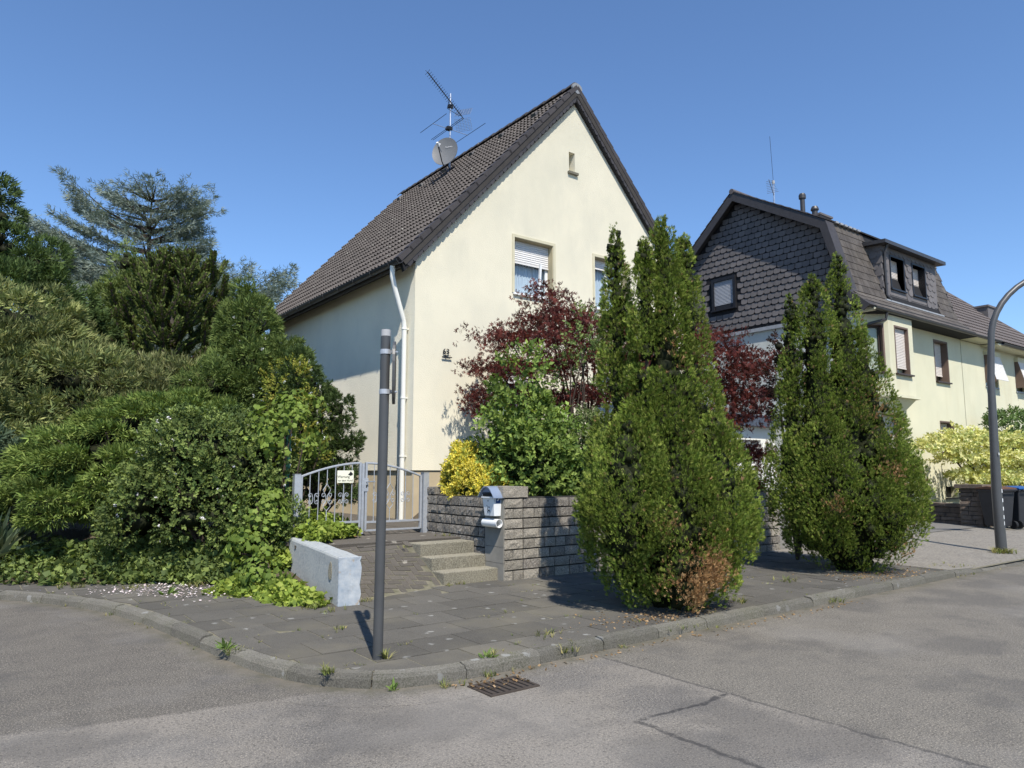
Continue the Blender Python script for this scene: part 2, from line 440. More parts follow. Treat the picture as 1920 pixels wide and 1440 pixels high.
def pieces(parent, name, items, limit=300, stuff_name=None):
    """items = [(mesh, Matrix)]; the nearest `limit` become objects sharing mesh data, the rest one joined part"""
    items = sorted(items, key=lambda it: (it[1].translation - CAMP).length)
    for me, T in items[:limit]:
        place(bpy.data.objects.new(name, me), parent, T)
    rest = items[limit:]
    if rest:
        cache = {}
        vs = []; fs = []; base = 0
        for me, T in rest:
            if me.name not in cache:
                a = np.empty(len(me.vertices) * 3); me.vertices.foreach_get('co', a)
                cache[me.name] = (a.reshape(-1, 3), [tuple(p.vertices) for p in me.polygons])
            a, f = cache[me.name]
            A = np.array(T); vs.append(a @ A[:3, :3].T + A[:3, 3]); fs += [tuple(i + base for i in q) for q in f]; base += len(a)
        me2 = bpy.data.meshes.new(stuff_name or name)
        me2.from_pydata(np.concatenate(vs).tolist(), [], fs)
        me2.materials.append(rest[0][0].materials[0]); me2.update()
        o = meshobj(stuff_name or name + '_field', me2, parent)
        o['kind'] = 'stuff'

def frame(x, y, z, o):
    return Matrix(((x[0], y[0], z[0], o[0]), (x[1], y[1], z[1], o[1]), (x[2], y[2], z[2], o[2]), (0, 0, 0, 1)))

def textobj(txt, size, T, mat, name, parent, depth=0.001):
    cu = bpy.data.curves.new('txt', 'FONT'); cu.body = txt; cu.size = size; cu.extrude = depth
    cu.align_x = 'CENTER'; cu.align_y = 'CENTER'; cu.resolution_u = 3
    to = bpy.data.objects.new('tmp', cu); COL.objects.link(to)
    bpy.context.view_layer.update()
    dg = bpy.context.evaluated_depsgraph_get()
    me = bpy.data.meshes.new_from_object(to.evaluated_get(dg))
    bpy.data.objects.remove(to)
    me.materials.clear(); me.materials.append(mat)
    me.name = name
    return place(bpy.data.objects.new(name, me), parent, T)

def rough_block(w, h, d, mat, name, seed, nx=5, nz=3, amp=0.012, edge=0.012):
    """split-face block; local x = length, y = into wall (face at y = 0), z up"""
    rr = random.Random(seed)
    vs = []; fs = []
    for j in range(nz + 1):
        for i in range(nx + 1):
            x = i / nx * w; z = j / nz * h
            e = i in (0, nx) or j in (0, nz)
            y = rr.uniform(0.0, edge * .45) if e else rr.uniform(-amp, amp * .55)
            if not e: x += rr.uniform(-.15, .15) * w / nx; z += rr.uniform(-.15, .15) * h / nz
            vs.append((x, y, z))
    for j in range(nz):
        for i in range(nx):
            a = j * (nx + 1) + i; fs.append((a, a + 1, a + nx + 2, a + nx + 1))
    b = len(vs)
    vs += [(0, d, 0), (w, d, 0), (w, d, h), (0, d, h)]
    bot = list(range(nx + 1)); top = [nz * (nx + 1) + i for i in range(nx + 1)]
    lef = [j * (nx + 1) for j in range(nz + 1)]; rig = [j * (nx + 1) + nx for j in range(nz + 1)]
    fs += [tuple(bot[::-1] + [b, b + 1]), tuple(top + [b + 2, b + 3]), tuple(lef + [b + 3, b]), tuple(rig[::-1] + [b + 1, b + 2]), (b, b + 3, b + 2, b + 1)]
    mb = MB(); mb.add(vs, fs)
    return mb.mesh(name, mat)

# ------------------------------------------------------------------ ground, road, kerb, pavement
mb = MB(); mb.add([(-900, -900, -.06), (900, -900, -.06), (900, 900, -.06), (-900, 900, -.06)], [(0, 1, 2, 3)])
structure(mb.build('ground', M['ground']))
mb = MB(); mb.add([(-45, -35, 0), (110, -35, 0), (110, 6.5, 0), (2.5, 6.5, 0), (2.5, 14, 0), (-3, 30, 0), (-45, 30, 0)], [(0, 1, 2, 3, 4, 5, 6)])
structure(mb.build('road', M['road']))

KP = [(-6.0, 17.6), (-3.6, 15.4), (-2.0, 14.1), (-0.85, 13.0), (-0.1, 12.2), (0.52, 11.36), (0.98, 10.65), (1.36, 9.83), (1.64, 8.8), (1.81, 7.6),
      (1.93, 6.6), (2.05, 5.98), (2.2, 5.55), (2.4, 5.24), (2.67, 5.02), (3.0, 4.92), (3.4, 4.88), (4.5, 4.9), (6.0, 4.93), (8, 4.94), (10, 4.95), (12.2, 4.96), (14, 4.96), (20, 4.97), (30, 4.98), (40, 4.98)]
def resample(pts, step):
    pts = [Vector((*p, 0)) for p in pts]
    # catmull-rom densify
    out = []
    for i in range(len(pts) - 1):
        p0 = pts[max(i - 1, 0)]; p1 = pts[i]; p2 = pts[i + 1]; p3 = pts[min(i + 2, len(pts) - 1)]
        for k in range(8):
            t = k / 8
            out.append(0.5 * ((2 * p1) + (p2 - p0) * t + (2 * p0 - 5 * p1 + 4 * p2 - p3) * t * t + (3 * p1 - p0 - 3 * p2 + p3) * t ** 3))
    out.append(pts[-1])
    res = [out[0]]; acc = 0
    for a, b in zip(out, out[1:]):
        d = (b - a).length
        while acc + d >= step:
            a = a + (b - a) * ((step - acc) / d); d = (b - a).length; acc = 0
            res.append(a)
        acc += d
    return res
KC = resample(KP, 0.25)
def knorm(i):
    t = (KC[min(i + 1, len(KC) - 1)] - KC[max(i - 1, 0)]).normalized()
    return Vector((-t.y, t.x, 0))      # to the pavement side
# the pavement bed under the slabs
KIN = [KC[i] + knorm(i) * 0.10 for i in range(len(KC))]
NP_ = sum(1 for p in KC if p.x <= 12.25)
BACK = [(12.24, 8.6), (3.6, 8.6), (3.6, 10.9), (2.3, 11.6), (1.4, 12.2), (0.6, 13.0), (-1.2, 15.4), (-4.5, 18.6)]
mb = MB(); poly = [(p.x, p.y, 0.0962) for p in KIN[:NP_]] + [(x, y, 0.0962) for x, y in BACK]
mb.add(poly, [tuple(range(len(poly)))])
pav = structure(mb.build('pavement', M['joint']))
kerb = None
mb = MB()
mb.add([(p.x, p.y, 0.06) for p in [KC[i] + knorm(i) * 0.03 for i in range(len(KC))]] + [(p.x, p.y, 0.06) for p in KIN],
       [(i, i + 1, len(KC) + i + 1, len(KC) + i) for i in range(len(KC) - 1)])
kerb = structure(mb.build('kerb', M['joint']))
# kerb stones: 0.75 m on the straight, shorter on the bend
i = 0
while i < len(KC) - 2:
    st = 3 if 34 < i < 78 else 4 if KC[i].x < 14 else 6
    j = min(i + st, len(KC) - 1)
    sec = []
    zt = 0.104 + RND.uniform(-.008, .006)
    idx = list(range(i, j + 1))
    rows = []
    for q, k in enumerate(idx):
        p = KC[k].copy(); nn = knorm(k); t = Vector((nn.y, -nn.x, 0))
        if q == 0: p += t * 0.006
        if q == len(idx) - 1: p -= t * 0.006
        drop = 0.0
        if p.x > 11.9: drop = min(1, (p.x - 11.9) / 1.7) * 0.068
        z = zt - drop
        rows.append([p + Vector((0, 0, -.05)), p + Vector((RND.uniform(-.006, .006), RND.uniform(-.006, .006), z - .035 + RND.uniform(-.008, .006))) + nn * .006, p + nn * .034 + Vector((0, 0, z - .004 + RND.uniform(-.006, .003))), p + nn * .12 + Vector((0, 0, z + .002)), p + nn * .12 + Vector((0, 0, -.05))])
    mb = MB(); m_ = 5
    vs = [v for r_ in rows for v in r_]
    fs = []
    for q in range(len(rows) - 1):
        for k in range(m_): fs.append((q * m_ + k, q * m_ + (k + 1) % m_, (q + 1) * m_ + (k + 1) % m_, (q + 1) * m_ + k))
    fs += [tuple(range(m_)), tuple((len(rows) - 1) * m_ + k for k in range(m_ - 1, -1, -1))]
    mb.add(vs, fs)
    mb.build('kerb_stone', M['kerb'], kerb)
    i = j
# dusty gutter along the kerb
mb = MB(); nk = len(KC)
mb.add([(p.x, p.y, .0012) for p in [KC[i] - knorm(i) * .42 for i in range(nk)]] + [(p.x, p.y, .0012) for p in [KC[i] - knorm(i) * .16 for i in range(nk)]] + [(p.x, p.y, .0012) for p in [KC[i] + knorm(i) * 0.02 for i in range(nk)]],
       [(i, i + 1, nk + i + 1, nk + i) for i in range(nk - 1)] + [(nk + i, nk + i + 1, 2 * nk + i + 1, 2 * nk + i) for i in range(nk - 1)])
gs_ = structure(mb.build('gutter_strip', M['road_dusty'], fix=False))
ea = gs_.data.attributes.new('edge', 'FLOAT', 'POINT'); ea.data.foreach_set('value', [0.0] * nk + [.45] * nk + [1.0] * nk)

def inpoly(x, y, P):
    c = False; n = len(P); j = n - 1
    for i in range(n):
        if (P[i][1] > y) != (P[j][1] > y) and x < (P[j][0] - P[i][0]) * (y - P[i][1]) / (P[j][1] - P[i][1]) + P[i][0]: c = not c
        j = i
    return c
def clip(poly, a, n):
    out = []
    for i in range(len(poly)):
        p, q = poly[i], poly[(i + 1) % len(poly)]
        dp = (p[0] - a.x) * n.x + (p[1] - a.y) * n.y; dq = (q[0] - a.x) * n.x + (q[1] - a.y) * n.y
        if dp >= 0: out.append(p)
        if dp * dq < 0:
            t = dp / (dp - dq); out.append((p[0] + (q[0] - p[0]) * t, p[1] + (q[1] - p[1]) * t))
    return out
KS = [KC[i] + knorm(i) * 0.128 for i in range(len(KC))]
SP = [(p.x, p.y) for p in KS[:NP_]] + [(12.24, 8.28), (6.2, 8.28), (5.25, 8.45), (3.75, 8.15), (3.3, 8.2), (3.2, 10.3), (2.3, 11.1), (1.3, 11.6), (0.6, 12.3), (-1.2, 14.6), (-4.5, 17.8)]
slabs = []
SL = 0.5
rr = random.Random(3)
iy = 0; y = 4.9
while y < 16:
    x = -5.0 + (SL / 2 if iy % 2 else 0)
    while x < 13:
        g = 0.004
        c = [(x + g, y + g), (x + SL - g, y + g), (x + SL - g, y + SL - g), (x + g, y + SL - g)]
        cx, cy = x + SL / 2, y + SL / 2
        hit = [inpoly(px_, py_, SP) for px_, py_ in c + [(cx, cy)]]
        if any(hit):
            if c[1][0] > 12.24: c = [(min(q[0], 12.24), q[1]) for q in c]
            for k in range(len(KS) - 1):
                if (KS[k] - Vector((cx, cy, 0))).length < 0.55:
                    nn = knorm(k); c = clip(c, KS[k], nn)
                    if len(c) < 3: break
            if len(c) >= 3:
                ar = abs(sum(c[q][0] * c[(q + 1) % len(c)][1] - c[(q + 1) % len(c)][0] * c[q][1] for q in range(len(c)))) / 2
                if ar > 0.012: slabs.append((c, (cx, cy)))
        x += SL
    y += SL; iy += 1
slabs.sort(key=lambda s_: s_[1][0] ** 2 + s_[1][1] ** 2)
for c, ctr in slabs[:300]:
    mb = MB()
    n = len(c); tx, ty = rr.uniform(-.010, .010), rr.uniform(-.010, .010); z0 = 0.1005 + rr.uniform(-.002, .004)
    zt = lambda p: z0 + (p[0] - ctr[0]) * tx + (p[1] - ctr[1]) * ty
    inn = [(p[0] + (ctr[0] - p[0]) * .014, p[1] + (ctr[1] - p[1]) * .014) for p in c]
    mb.add([(p[0], p[1], .07) for p in c] + [(p[0], p[1], zt(p) - .005) for p in c] + [(p[0], p[1], zt(p)) for p in inn],
           [(i, (i + 1) % n, n + (i + 1) % n, n + i) for i in range(n)] + [(n + i, n + (i + 1) % n, 2 * n + (i + 1) % n, 2 * n + i) for i in range(n)] + [tuple(range(2 * n, 3 * n))])
    mb.build('paving_slab', M['slab'], pav)

# garden ground left of the gate path, rising from the pavement
EDGE = [Vector((-6.5, 19.2, 0)), Vector((-1.4, 14.8, 0)), Vector((0.5, 12.15, 0)), Vector((1.25, 11.45, 0)), Vector((2.25, 10.95, 0)), Vector((3.0, 10.1, 0)), Vector((3.42, 8.0, 0))]
def edgedist(x, y):
    best = 9e9; sg = 1; p = Vector((x, y, 0))
    for a, b in zip(EDGE, EDGE[1:]):
        d = b - a; t = max(0, min(1, (p - a).dot(d) / d.dot(d))); q = a + d * t
        ds = (p - q).length
        if ds < best - 1e-6:
            best = ds; sg = 1 if (d.x * (p.y - a.y) - d.y * (p.x - a.x)) > 0 else -1
    return best * sg
def gh(x, y):
    d = edgedist(x, y)
    h = 0.07 + 0.55 * min(1, max(0, d / 2.6)) ** 0.8
    if d < 0.05: h = 0.07 + d * 0.3
    return h + 0.02 * math.sin(x * 5.1) * math.cos(y * 4.3) * (1 if d > .1 else 0)
xs = np.arange(-14, 4.01, 0.3); ys = np.arange(7.7, 46, 0.3)
mb = MB(); vid = {}
for a, x in enumerate(xs):
    for b, y in enumerate(ys):
        xm = 3.86 if y > 10.3 else 3.47 + .115 * (y - 7.86)
        if y < 8.0 or x - .3 > xm: continue
        xx = min(x, xm)
        if edgedist(xx, y) > -0.35:
            vid[a, b] = len(mb.v); mb.v.append((xx, y, gh(xx, y)))
for (a, b) in list(vid):
    q = [(a, b), (a + 1, b), (a + 1, b + 1), (a, b + 1)]
    if all(k in vid for k in q): mb.f.append(tuple(vid[k] for k in q)); mb.mi.append(0)
structure(mb.build('garden_ground', M['soil'], smooth=True))

# front garden bed held up by the block wall
mb = MB(); mb.box((6.30, 8.45, 0.0), (12.72, 10.42, 1.08)); mb.box((7.75, 10.42, 0.0), (12.72, 12.985, 1.02)); mb.prism([(7.2, 10.42, .6), (7.75, 10.42, .6), (7.75, 10.42, 1.0)], (0, 2.56, 0))
structure(mb.build('front_garden_bed', M['soil']))
# path from the gate along the house, ramp bed
mb = MB(); mb.box((3.87, 9.35, 0.0), (6.28, 24, 0.625)); mb.box((6.28, 10.425, 0), (7.74, 24, 0.63))
structure(mb.build('garden_path', M['paver']))
def rampz(x, y):
    t = (x - 3.75) / (5.22 - 3.75)
    yb = 7.98 + (8.42 - 7.98) * t; yt = 9.45 + (9.32 - 9.45) * t
    u = (y - yb) / (yt - yb)
    return 0.10 + 0.50 * max(0.0, min(1.0, u)) + (0.025 * max(0, min(1, (y - yt) / 1.0)) if u > 1 else 0)
mb = MB(); gx = np.linspace(3.74, 5.24, 9); gy = np.linspace(7.9, 9.5, 15)
for y in gy:
    for x in gx: mb.v.append((x, y, rampz(x, y) - .003))
for b in range(len(gy) - 1):
    for a in range(len(gx) - 1):
        k = b * len(gx) + a; mb.f.append((k, k + 1, k + len(gx) + 1, k + len(gx))); mb.mi.append(0)
ramp = structure(mb.build('ramp', M['joint']))
mbb = MB()
mbb.add([(-.095, -.045, -.05), (.095, -.045, -.05), (.095, .045, -.05), (-.095, .045, -.05), (-.097, -.047, -.006), (.097, -.047, -.006), (.097, .047, -.006), (-.097, .047, -.006),
         (-.092, -.042, 0), (.092, -.042, 0), (.092, .042, 0), (-.092, .042, 0)],
        [(0, 1, 5, 4), (1, 2, 6, 5), (2, 3, 7, 6), (3, 0, 4, 7), (4, 5, 9, 8), (5, 6, 10, 9), (6, 7, 11, 10), (7, 4, 8, 11), (8, 9, 10, 11)])
brick_me = mbb.mesh('brick', M['paver'])
bricks = []
W = 0.1
for a in range(-40, 60):
    for b in range(-40, 60):
        # herringbone cell: one horizontal and one vertical brick
        for kind in (0, 1):
            if (a - b) % 4 == 0 and kind == 0: cx, cy, rz = (a + 1) * W, (b + .5) * W, 0
            elif (a - b) % 4 == 3 and kind == 1: cx, cy, rz = (a + .5) * W, (b + 1.0) * W, 90
            else: continue
            X, Y = 3.2 + cx, 8.0 + cy
            if not (3.80 < X < 5.20): continue
            t = (X - 3.75) / 1.47
            if Y < 8.02 + .44 * t or Y > 10.3: continue
            z = rampz(X, Y); dx = (rampz(X + .05, Y) - rampz(X - .05, Y)) / .1; dy = (rampz(X, Y + .05) - rampz(X, Y - .05)) / .1
            nz = Vector((-dx, -dy, 1)).normalized(); tx = Vector((1, 0, dx)).normalized(); ty = nz.cross(tx)
            T = frame(tx, ty, nz, (X, Y, z + RND.uniform(-.003, .003) + .006)) @ Matrix.Rotation(R(rz + RND.uniform(-1.5, 1.5)), 4, 'Z')
            bricks.append((brick_me, T))
pieces(ramp, 'brick', bricks, 300, 'brick_field')

# neighbour's drive and the paved apron by the lamp
mb = MB(); mb.add([(12.75, 8.3, .115), (22.0, 8.0, .17), (22.3, 11.0, .24), (21.5, 14.2, .3), (12.75, 14.2, .3)], [(0, 1, 2, 3, 4)])
structure(mb.build('driveway', M['drive']))
mb = MB(); mb.add([(12.25, 5.07, .098), (13.6, 5.07, .04), (40, 5.09, .036), (40, 8.4, .16), (22.0, 8.2, .16), (12.25, 8.32, .108)], [(0, 1, 2, 3, 4, 5)])
structure(mb.build('paved_apron', M['pebble']))
mb = MB(); mb.add([(22.3, 8.3, .2), (60, 8.3, .2), (60, 11.2, .35), (22.3, 11.2, .35)], [(0, 1, 2, 3)])
structure(mb.build('neighbour_garden_ground', M['soil']))
mb = MB(); mb.add([(7.3, 14.3, .2), (80, 14.3, .2), (80, 60, .4), (-14, 60, .4), (-14, 45.5, .4), (7.3, 45.5, .4)], [(0, 1, 2, 3, 4, 5)])
structure(mb.build('back_garden_ground', M['ground']))

# ------------------------------------------------------------------ main house
def wframe(o, u, inward):
    """local x along the wall, y into the wall, z up"""
    u = Vector(u).normalized(); i = Vector(inward).normalized()
    return frame(u, i, Vector((0, 0, 1)), o)

def slats(mb, x0, x1, y, z0, z1, T, pitch=0.05, lean=0.0):
    z = z1
    while z > z0 + 1e-6:
        zb = max(z0, z - pitch + .004); h = z - zb
        mb.add([(x0, y, zb), (x1, y, zb), (x1, y - .010, zb + h * .5), (x0, y - .010, zb + h * .5), (x1, y + .001, z), (x0, y + .001, z)],
               [(0, 1, 2, 3), (3, 2, 4, 5)], T)
        mb.add([(x0, y + .001, z), (x1, y + .001, z), (x1, y + .008, z + .004), (x0, y + .008, z + .004)], [(0, 1, 2, 3)], T)
        z -= pitch

def window(parent, T, w, h, depth, frame_mat, shut, shut_mat, sill_mat=None, curtain=True, mull=True, glass_h=None, fw=0.07, sill_over=0.06, sill_out=0.06):
    """window set back `depth` in an opening w x h; shut = share of the height covered by the roller shutter"""
    mb = MB()
    y0, y1 = depth, depth + .06
    mb.box((0, y0, 0), (fw, y1, h), T); mb.box((w - fw, y0, 0), (w, y1, h), T)
    mb.box((fw, y0, 0), (w - fw, y1, fw), T); mb.box((fw, y0, h - fw), (w - fw, y1, h), T)
    if mull: mb.box((w * .5 - fw * .5, y0 + .003, fw), (w * .5 + fw * .5, y1, h - fw), T)
    win = mb.build('window', frame_mat, parent)
    mb = MB(); mb.add([(fw, y0 + .03, fw), (w - fw, y0 + .03, fw), (w - fw, y0 + .03, h - fw), (fw, y0 + .03, h - fw)], [(0, 1, 2, 3)], T)
    mb.build('pane', M['glass'], win, fix=False)
    if curtain:
        mb = MB(); n = 40; vs = []; fs = []
        for i in range(n + 1):
            x = fw * .6 + (w - fw * 1.2) * i / n; yy = y1 + .06 + .018 * math.sin(i * 1.9) + .008 * math.sin(i * 4.7)
            vs += [(x, yy, .03), (x, yy, h - .03)]
        for i in range(n): fs.append((2 * i, 2 * i + 2, 2 * i + 3, 2 * i + 1))
        mb.add(vs, fs, T); mb.build('curtain', M['curtain'], win)
    mb = MB(); mb.add([(0, y1 + .16, 0), (w, y1 + .16, 0), (w, y1 + .16, h), (0, y1 + .16, h)], [(0, 1, 2, 3)], T)
    mb.build('room_back', M['room'], win)
    if shut > 0:
        mb = MB(); slats(mb, .01, w - .01, depth - .035, h * (1 - shut), h, T)
        mb.box((.01, depth - .05, h * (1 - shut) - .03), (w - .01, depth - .02, h * (1 - shut)), T)
        mb.build('roller_shutter', shut_mat, parent)
    if sill_mat:
        mb = MB(); mb.box((-sill_over, -sill_out, -.06), (w + sill_over, depth, -.012), T)
        mb.build('window_sill', sill_mat, parent)
    return win

HX0, HX1, HY0, HY1 = 7.3, 16.3, 13.0, 22.0
RX = 11.8; EX, EZ, RZ = 6.88, 5.93, 11.30
house = thing('house', 'cream plastered gabled house with dark brown tiled roof on the corner', 'house', (11.8, 17.5, 0.5))
mb = MB()
mb.prism([(HX0, HY0, 1.63), (HX1, HY0, 1.63), (HX1, HY0, 6.12), (RX, HY0, 11.02), (HX0, HY0, 6.12)], (0, HY1 - HY0, 0))
wall_me = mb.mesh('wall', M['plaster'])
FT = lambda x, z: wframe((x, HY0, z), (1, 0, 0), (0, 1, 0))
openings = [(9.90, 5.70, 1.17, 1.32), (12.45, 5.70, 1.17, 1.32), (9.42, 2.72, 1.17, 1.32), (12.45, 2.72, 1.17, 1.32)]
cuts = [((0, -.3, 0), (w, .42, h), FT(x, z)) for x, z, w, h in openings] + [((0, -.3, 0), (.20, .3, .52), FT(11.62, 9.06))]
wall_me = cut(wall_me, cuts, 'wall')
meshobj('wall', wall_me, house)
mb = MB(); mb.box((HX0 + .03, HY0 + .03, 0.3), (HX1 - .03, HY1 - .03, 1.627)); mb.build('plinth', M['plinth'], house)
# windows with their moulded surrounds
for k, (x, z, w, h) in enumerate(openings):
    T = FT(x, z)
    mb = MB()
    mb.box((-.07, -.022, 0), (-.004, .18, h + .07), T); mb.box((w + .004, -.022, 0), (w + .07, .18, h + .07), T); mb.box((-.004, -.022, h + .004), (w + .004, .18, h + .07), T)
    mb.build('window_surround', M['trim'], house)
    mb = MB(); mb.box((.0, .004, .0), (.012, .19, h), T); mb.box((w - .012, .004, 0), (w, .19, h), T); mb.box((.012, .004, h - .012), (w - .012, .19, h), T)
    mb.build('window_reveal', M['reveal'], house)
    T2 = T @ Matrix.Translation((.014, 0, .012))
    win = window(house, T2, w - .028, h - .026, .19, M['white'] if k < 2 else M['brown_frame'], (.40, .17, .3, .5)[k], M['shutter'], M['white'] if k < 2 else M['brown_frame'], True, k != 0)
    if k == 0:   # tilted casement
        mb = MB(); mb.box((.78, .10, .05), (.83, .15, .80), T2 @ Matrix.Rotation(R(6), 4, 'X')); mb.build('casement', M['white'], house)
mb = MB(); T = FT(11.62, 9.06); mb.box((-.05, -.07, -.06), (.27, .0, -.003), T); mb.build('vent_sill', M['step'], house)
mb = MB(); mb.add([(0, .285, 0), (.2, .285, 0), (.2, .285, .52), (0, .285, .52)], [(0, 1, 2, 3)], T); mb.build('vent_panel', M['plaster_grey'], house)

# roof structure
sl = Vector((RX - EX, 0, RZ - EZ)); SLEN = sl.length; s1 = sl.normalized(); n1 = Vector((-s1.z, 0, s1.x))
s2 = Vector((-s1.x, 0, s1.z)); n2 = Vector((s1.z, 0, s1.x))
RY0, RY1 = 12.86, 22.15
roof_mb = MB()
eL = Vector((EX, RY0, EZ)); eR = Vector((2 * RX - EX, RY0, EZ)); rp = Vector((RX, RY0, RZ))
roof_mb.prism([eL - n1 * .03, rp - Vector((0, 0, .04)), eR - n2 * .03, eR - n2 * .16, rp - Vector((0, 0, .24)), eL - n1 * .16], (0, RY1 - RY0, 0))
roof = roof_mb.build('roof', M['soffit'], house)
# one profiled tile, two rolls
def tile_mesh(w, L, amp, name, mat, waves=2, seg=10, th=.028):
    vs = []; fs = []
    prof = []
    for i in range(seg + 1):
        u = i / seg; ph = (u * waves) % 1.0
        prof.append((u * w, amp * max(0.0, math.sin(math.pi * min(1, ph / .62))) ** .8 if ph < .62 else 0.0))
    for (yy, zz) in ((0, .05), (L, .0)):
        for x, z in prof: vs.append((x - w / 2, yy, z + zz))
    for x, z in prof: vs.append((x - w / 2, 0.012, z * .8 + .05 - th))
    k = seg + 1
    for i in range(seg):
        fs.append((i, i + 1, k + i + 1, k + i)); fs.append((2 * k + i, 2 * k + i + 1, i + 1, i))
    fs += [(0, k, 2 * k), (seg, 2 * k + seg, k + seg)]
    m_ = MB(); m_.add(vs, fs); me = m_.mesh(name, mat, fix=False)
    return me
t_me = tile_mesh(.30, .41, .042, 'roof_tile', M['tile'], th=.04)
items = []; hidden = []
rows = 21; cols = 31
dy = (RY1 - RY0 - .2) / cols; ds = (SLEN - .03) / rows
for a in range(rows):
    for b in range(cols):
        yy = RY0 + .2 + dy * (b + .5)
        jj = RND.uniform(-.004, .004)
        p = Vector((EX, 0, EZ)) + s1 * (ds * a - .02 + jj) + n1 * (.0 + RND.uniform(-.003, .003)); p.y = yy
        items.append((t_me, frame(Vector((0, -1, 0)), s1, n1, p)))
        p = Vector((2 * RX - EX, 0, EZ)) + s2 * (ds * a - .02) ; p.y = yy
        hidden.append((t_me, frame(Vector((0, 1, 0)), s2, n2, p)))
pieces(roof, 'roof_tile', items, 296, 'roof_tile_field')
pieces(roof, 'roof_tile', hidden, 0, 'rear_roof_tile_field')
# vent tiles: small dark hoods just below the ridge
for b in range(3, 29, 5):
    p = Vector((EX, 0, EZ)) + s1 * (ds * (rows - 2.1)) + n1 * .05; p.y = RY0 + .2 + dy * b
    mb = MB(); mb.add([(-.10, 0, 0), (.10, 0, 0), (.07, .03, .075), (-.07, .03, .075), (-.09, .26, 0), (.09, .26, 0)], [(0, 1, 2, 3), (3, 2, 5, 4), (0, 3, 4), (1, 5, 2)], frame(Vector((0, -1, 0)), s1, n1, p))
    mb.build('vent_tile', M['gutter'], roof)
# verge tiles and hung slates along the front gable
mb = MB(); mb.add([(-.10, 0, -.07), (.11, 0, -.07), (.11, 0, .045), (-.10, 0, .045), (-.10, .40, -.075), (.11, .40, -.075), (.11, .40, .02), (-.10, .40, .02)],
                  [(0, 3, 2, 1), (4, 5, 6, 7), (0, 1, 5, 4), (1, 2, 6, 5), (2, 3, 7, 6), (3, 0, 4, 7)])
v_me = mb.mesh('verge_tile', M['verge'])
prof = [(-.082, .0), (.082, .0), (.082, -.185), (.06, -.205), (0, -.212), (-.06, -.208), (-.082, -.19)]
mb = MB(); mb.prism([(x, 0, z) for x, z in prof], (0, .012, 0)); sl_me = mb.mesh('verge_slate', M['slate_bar'])
for (s_, n_, e_, xd) in ((s1, n1, Vector((EX, 0, EZ)), Vector((0, -1, 0))), (s2, n2, Vector((2 * RX - EX, 0, EZ)), Vector((0, 1, 0)))):
    sgn = 1 if s_ is s1 else -1
    for a in range(rows):
        p = e_ + s_ * (ds * a - .03) + n_ * .03; p.y = RY0 + .09
        place(bpy.data.objects.new('verge_tile', v_me), roof, frame(xd, s_, n_, p))
    # backing board
    mb = MB()
    b0 = e_ - n_ * .04; b1 = Vector((RX, 0, RZ)) - Vector((0, 0, .05)); dn = Vector((0, 0, -.345))
    mb.prism([(b0.x, RY0 + .03, b0.z), (b1.x, RY0 + .03, b1.z), (b1.x, RY0 + .03, b1.z + dn.z), (b0.x + sgn * .07, RY0 + .03, b0.z - .215)], (0, .09, 0))
    mb.build('barge_board', M['slate_joint'], roof)
    cnt = int(SLEN / .17)
    for a in range(cnt):
        p = e_ + s_ * (.10 + a * (SLEN - .12) / cnt) - n_ * .035; p.y = RY0 + .014 - (a % 2) * .004
        zax = n_ * .985 - s_ * .17; zax.normalize(); xax = Vector((0, 1, 0)).cross(zax)
        place(bpy.data.objects.new('verge_slate', sl_me), roof, frame(xax, Vector((0, 1, 0)), zax, p))
# ridge
mb = MB()
n = 8; pr = [(.15 * math.cos(math.pi * k / n), .12 * math.sin(math.pi * k / n)) for k in range(n + 1)]
mb.add([(x * 1.06, 0, z * 1.06 + .01) for x, z in pr] + [(x * .95, .42, z * .95) for x, z in pr] + [(x * .92, 0, z * .86 - .01) for x, z in pr],
       [(i, i + 1, n + 2 + i, n + 1 + i) for i in range(n)] + [(2 * n + 2 + i, 2 * n + 3 + i, i + 1, i) for i in range(n)])
rd_me = mb.mesh('ridge_tile', M['tile'])
for k in range(24):
    place(bpy.data.objects.new('ridge_tile', rd_me), roof, Matrix.Translation((RX, RY0 + .03 + k * .385, RZ - .01 + .004 * (k % 2))))
mb = MB(); mb.prism([(RX + x * 1.12, RY0 - .01, RZ + z * 1.1 - .04) for x, z in pr] + [(RX - .14, RY0 - .01, RZ - .13), (RX, RY0 - .01, RZ - .19), (RX + .14, RY0 - .01, RZ - .13)], (0, .05, 0)); mb.build('ridge_end_cap', M['ridge_cap'], roof)
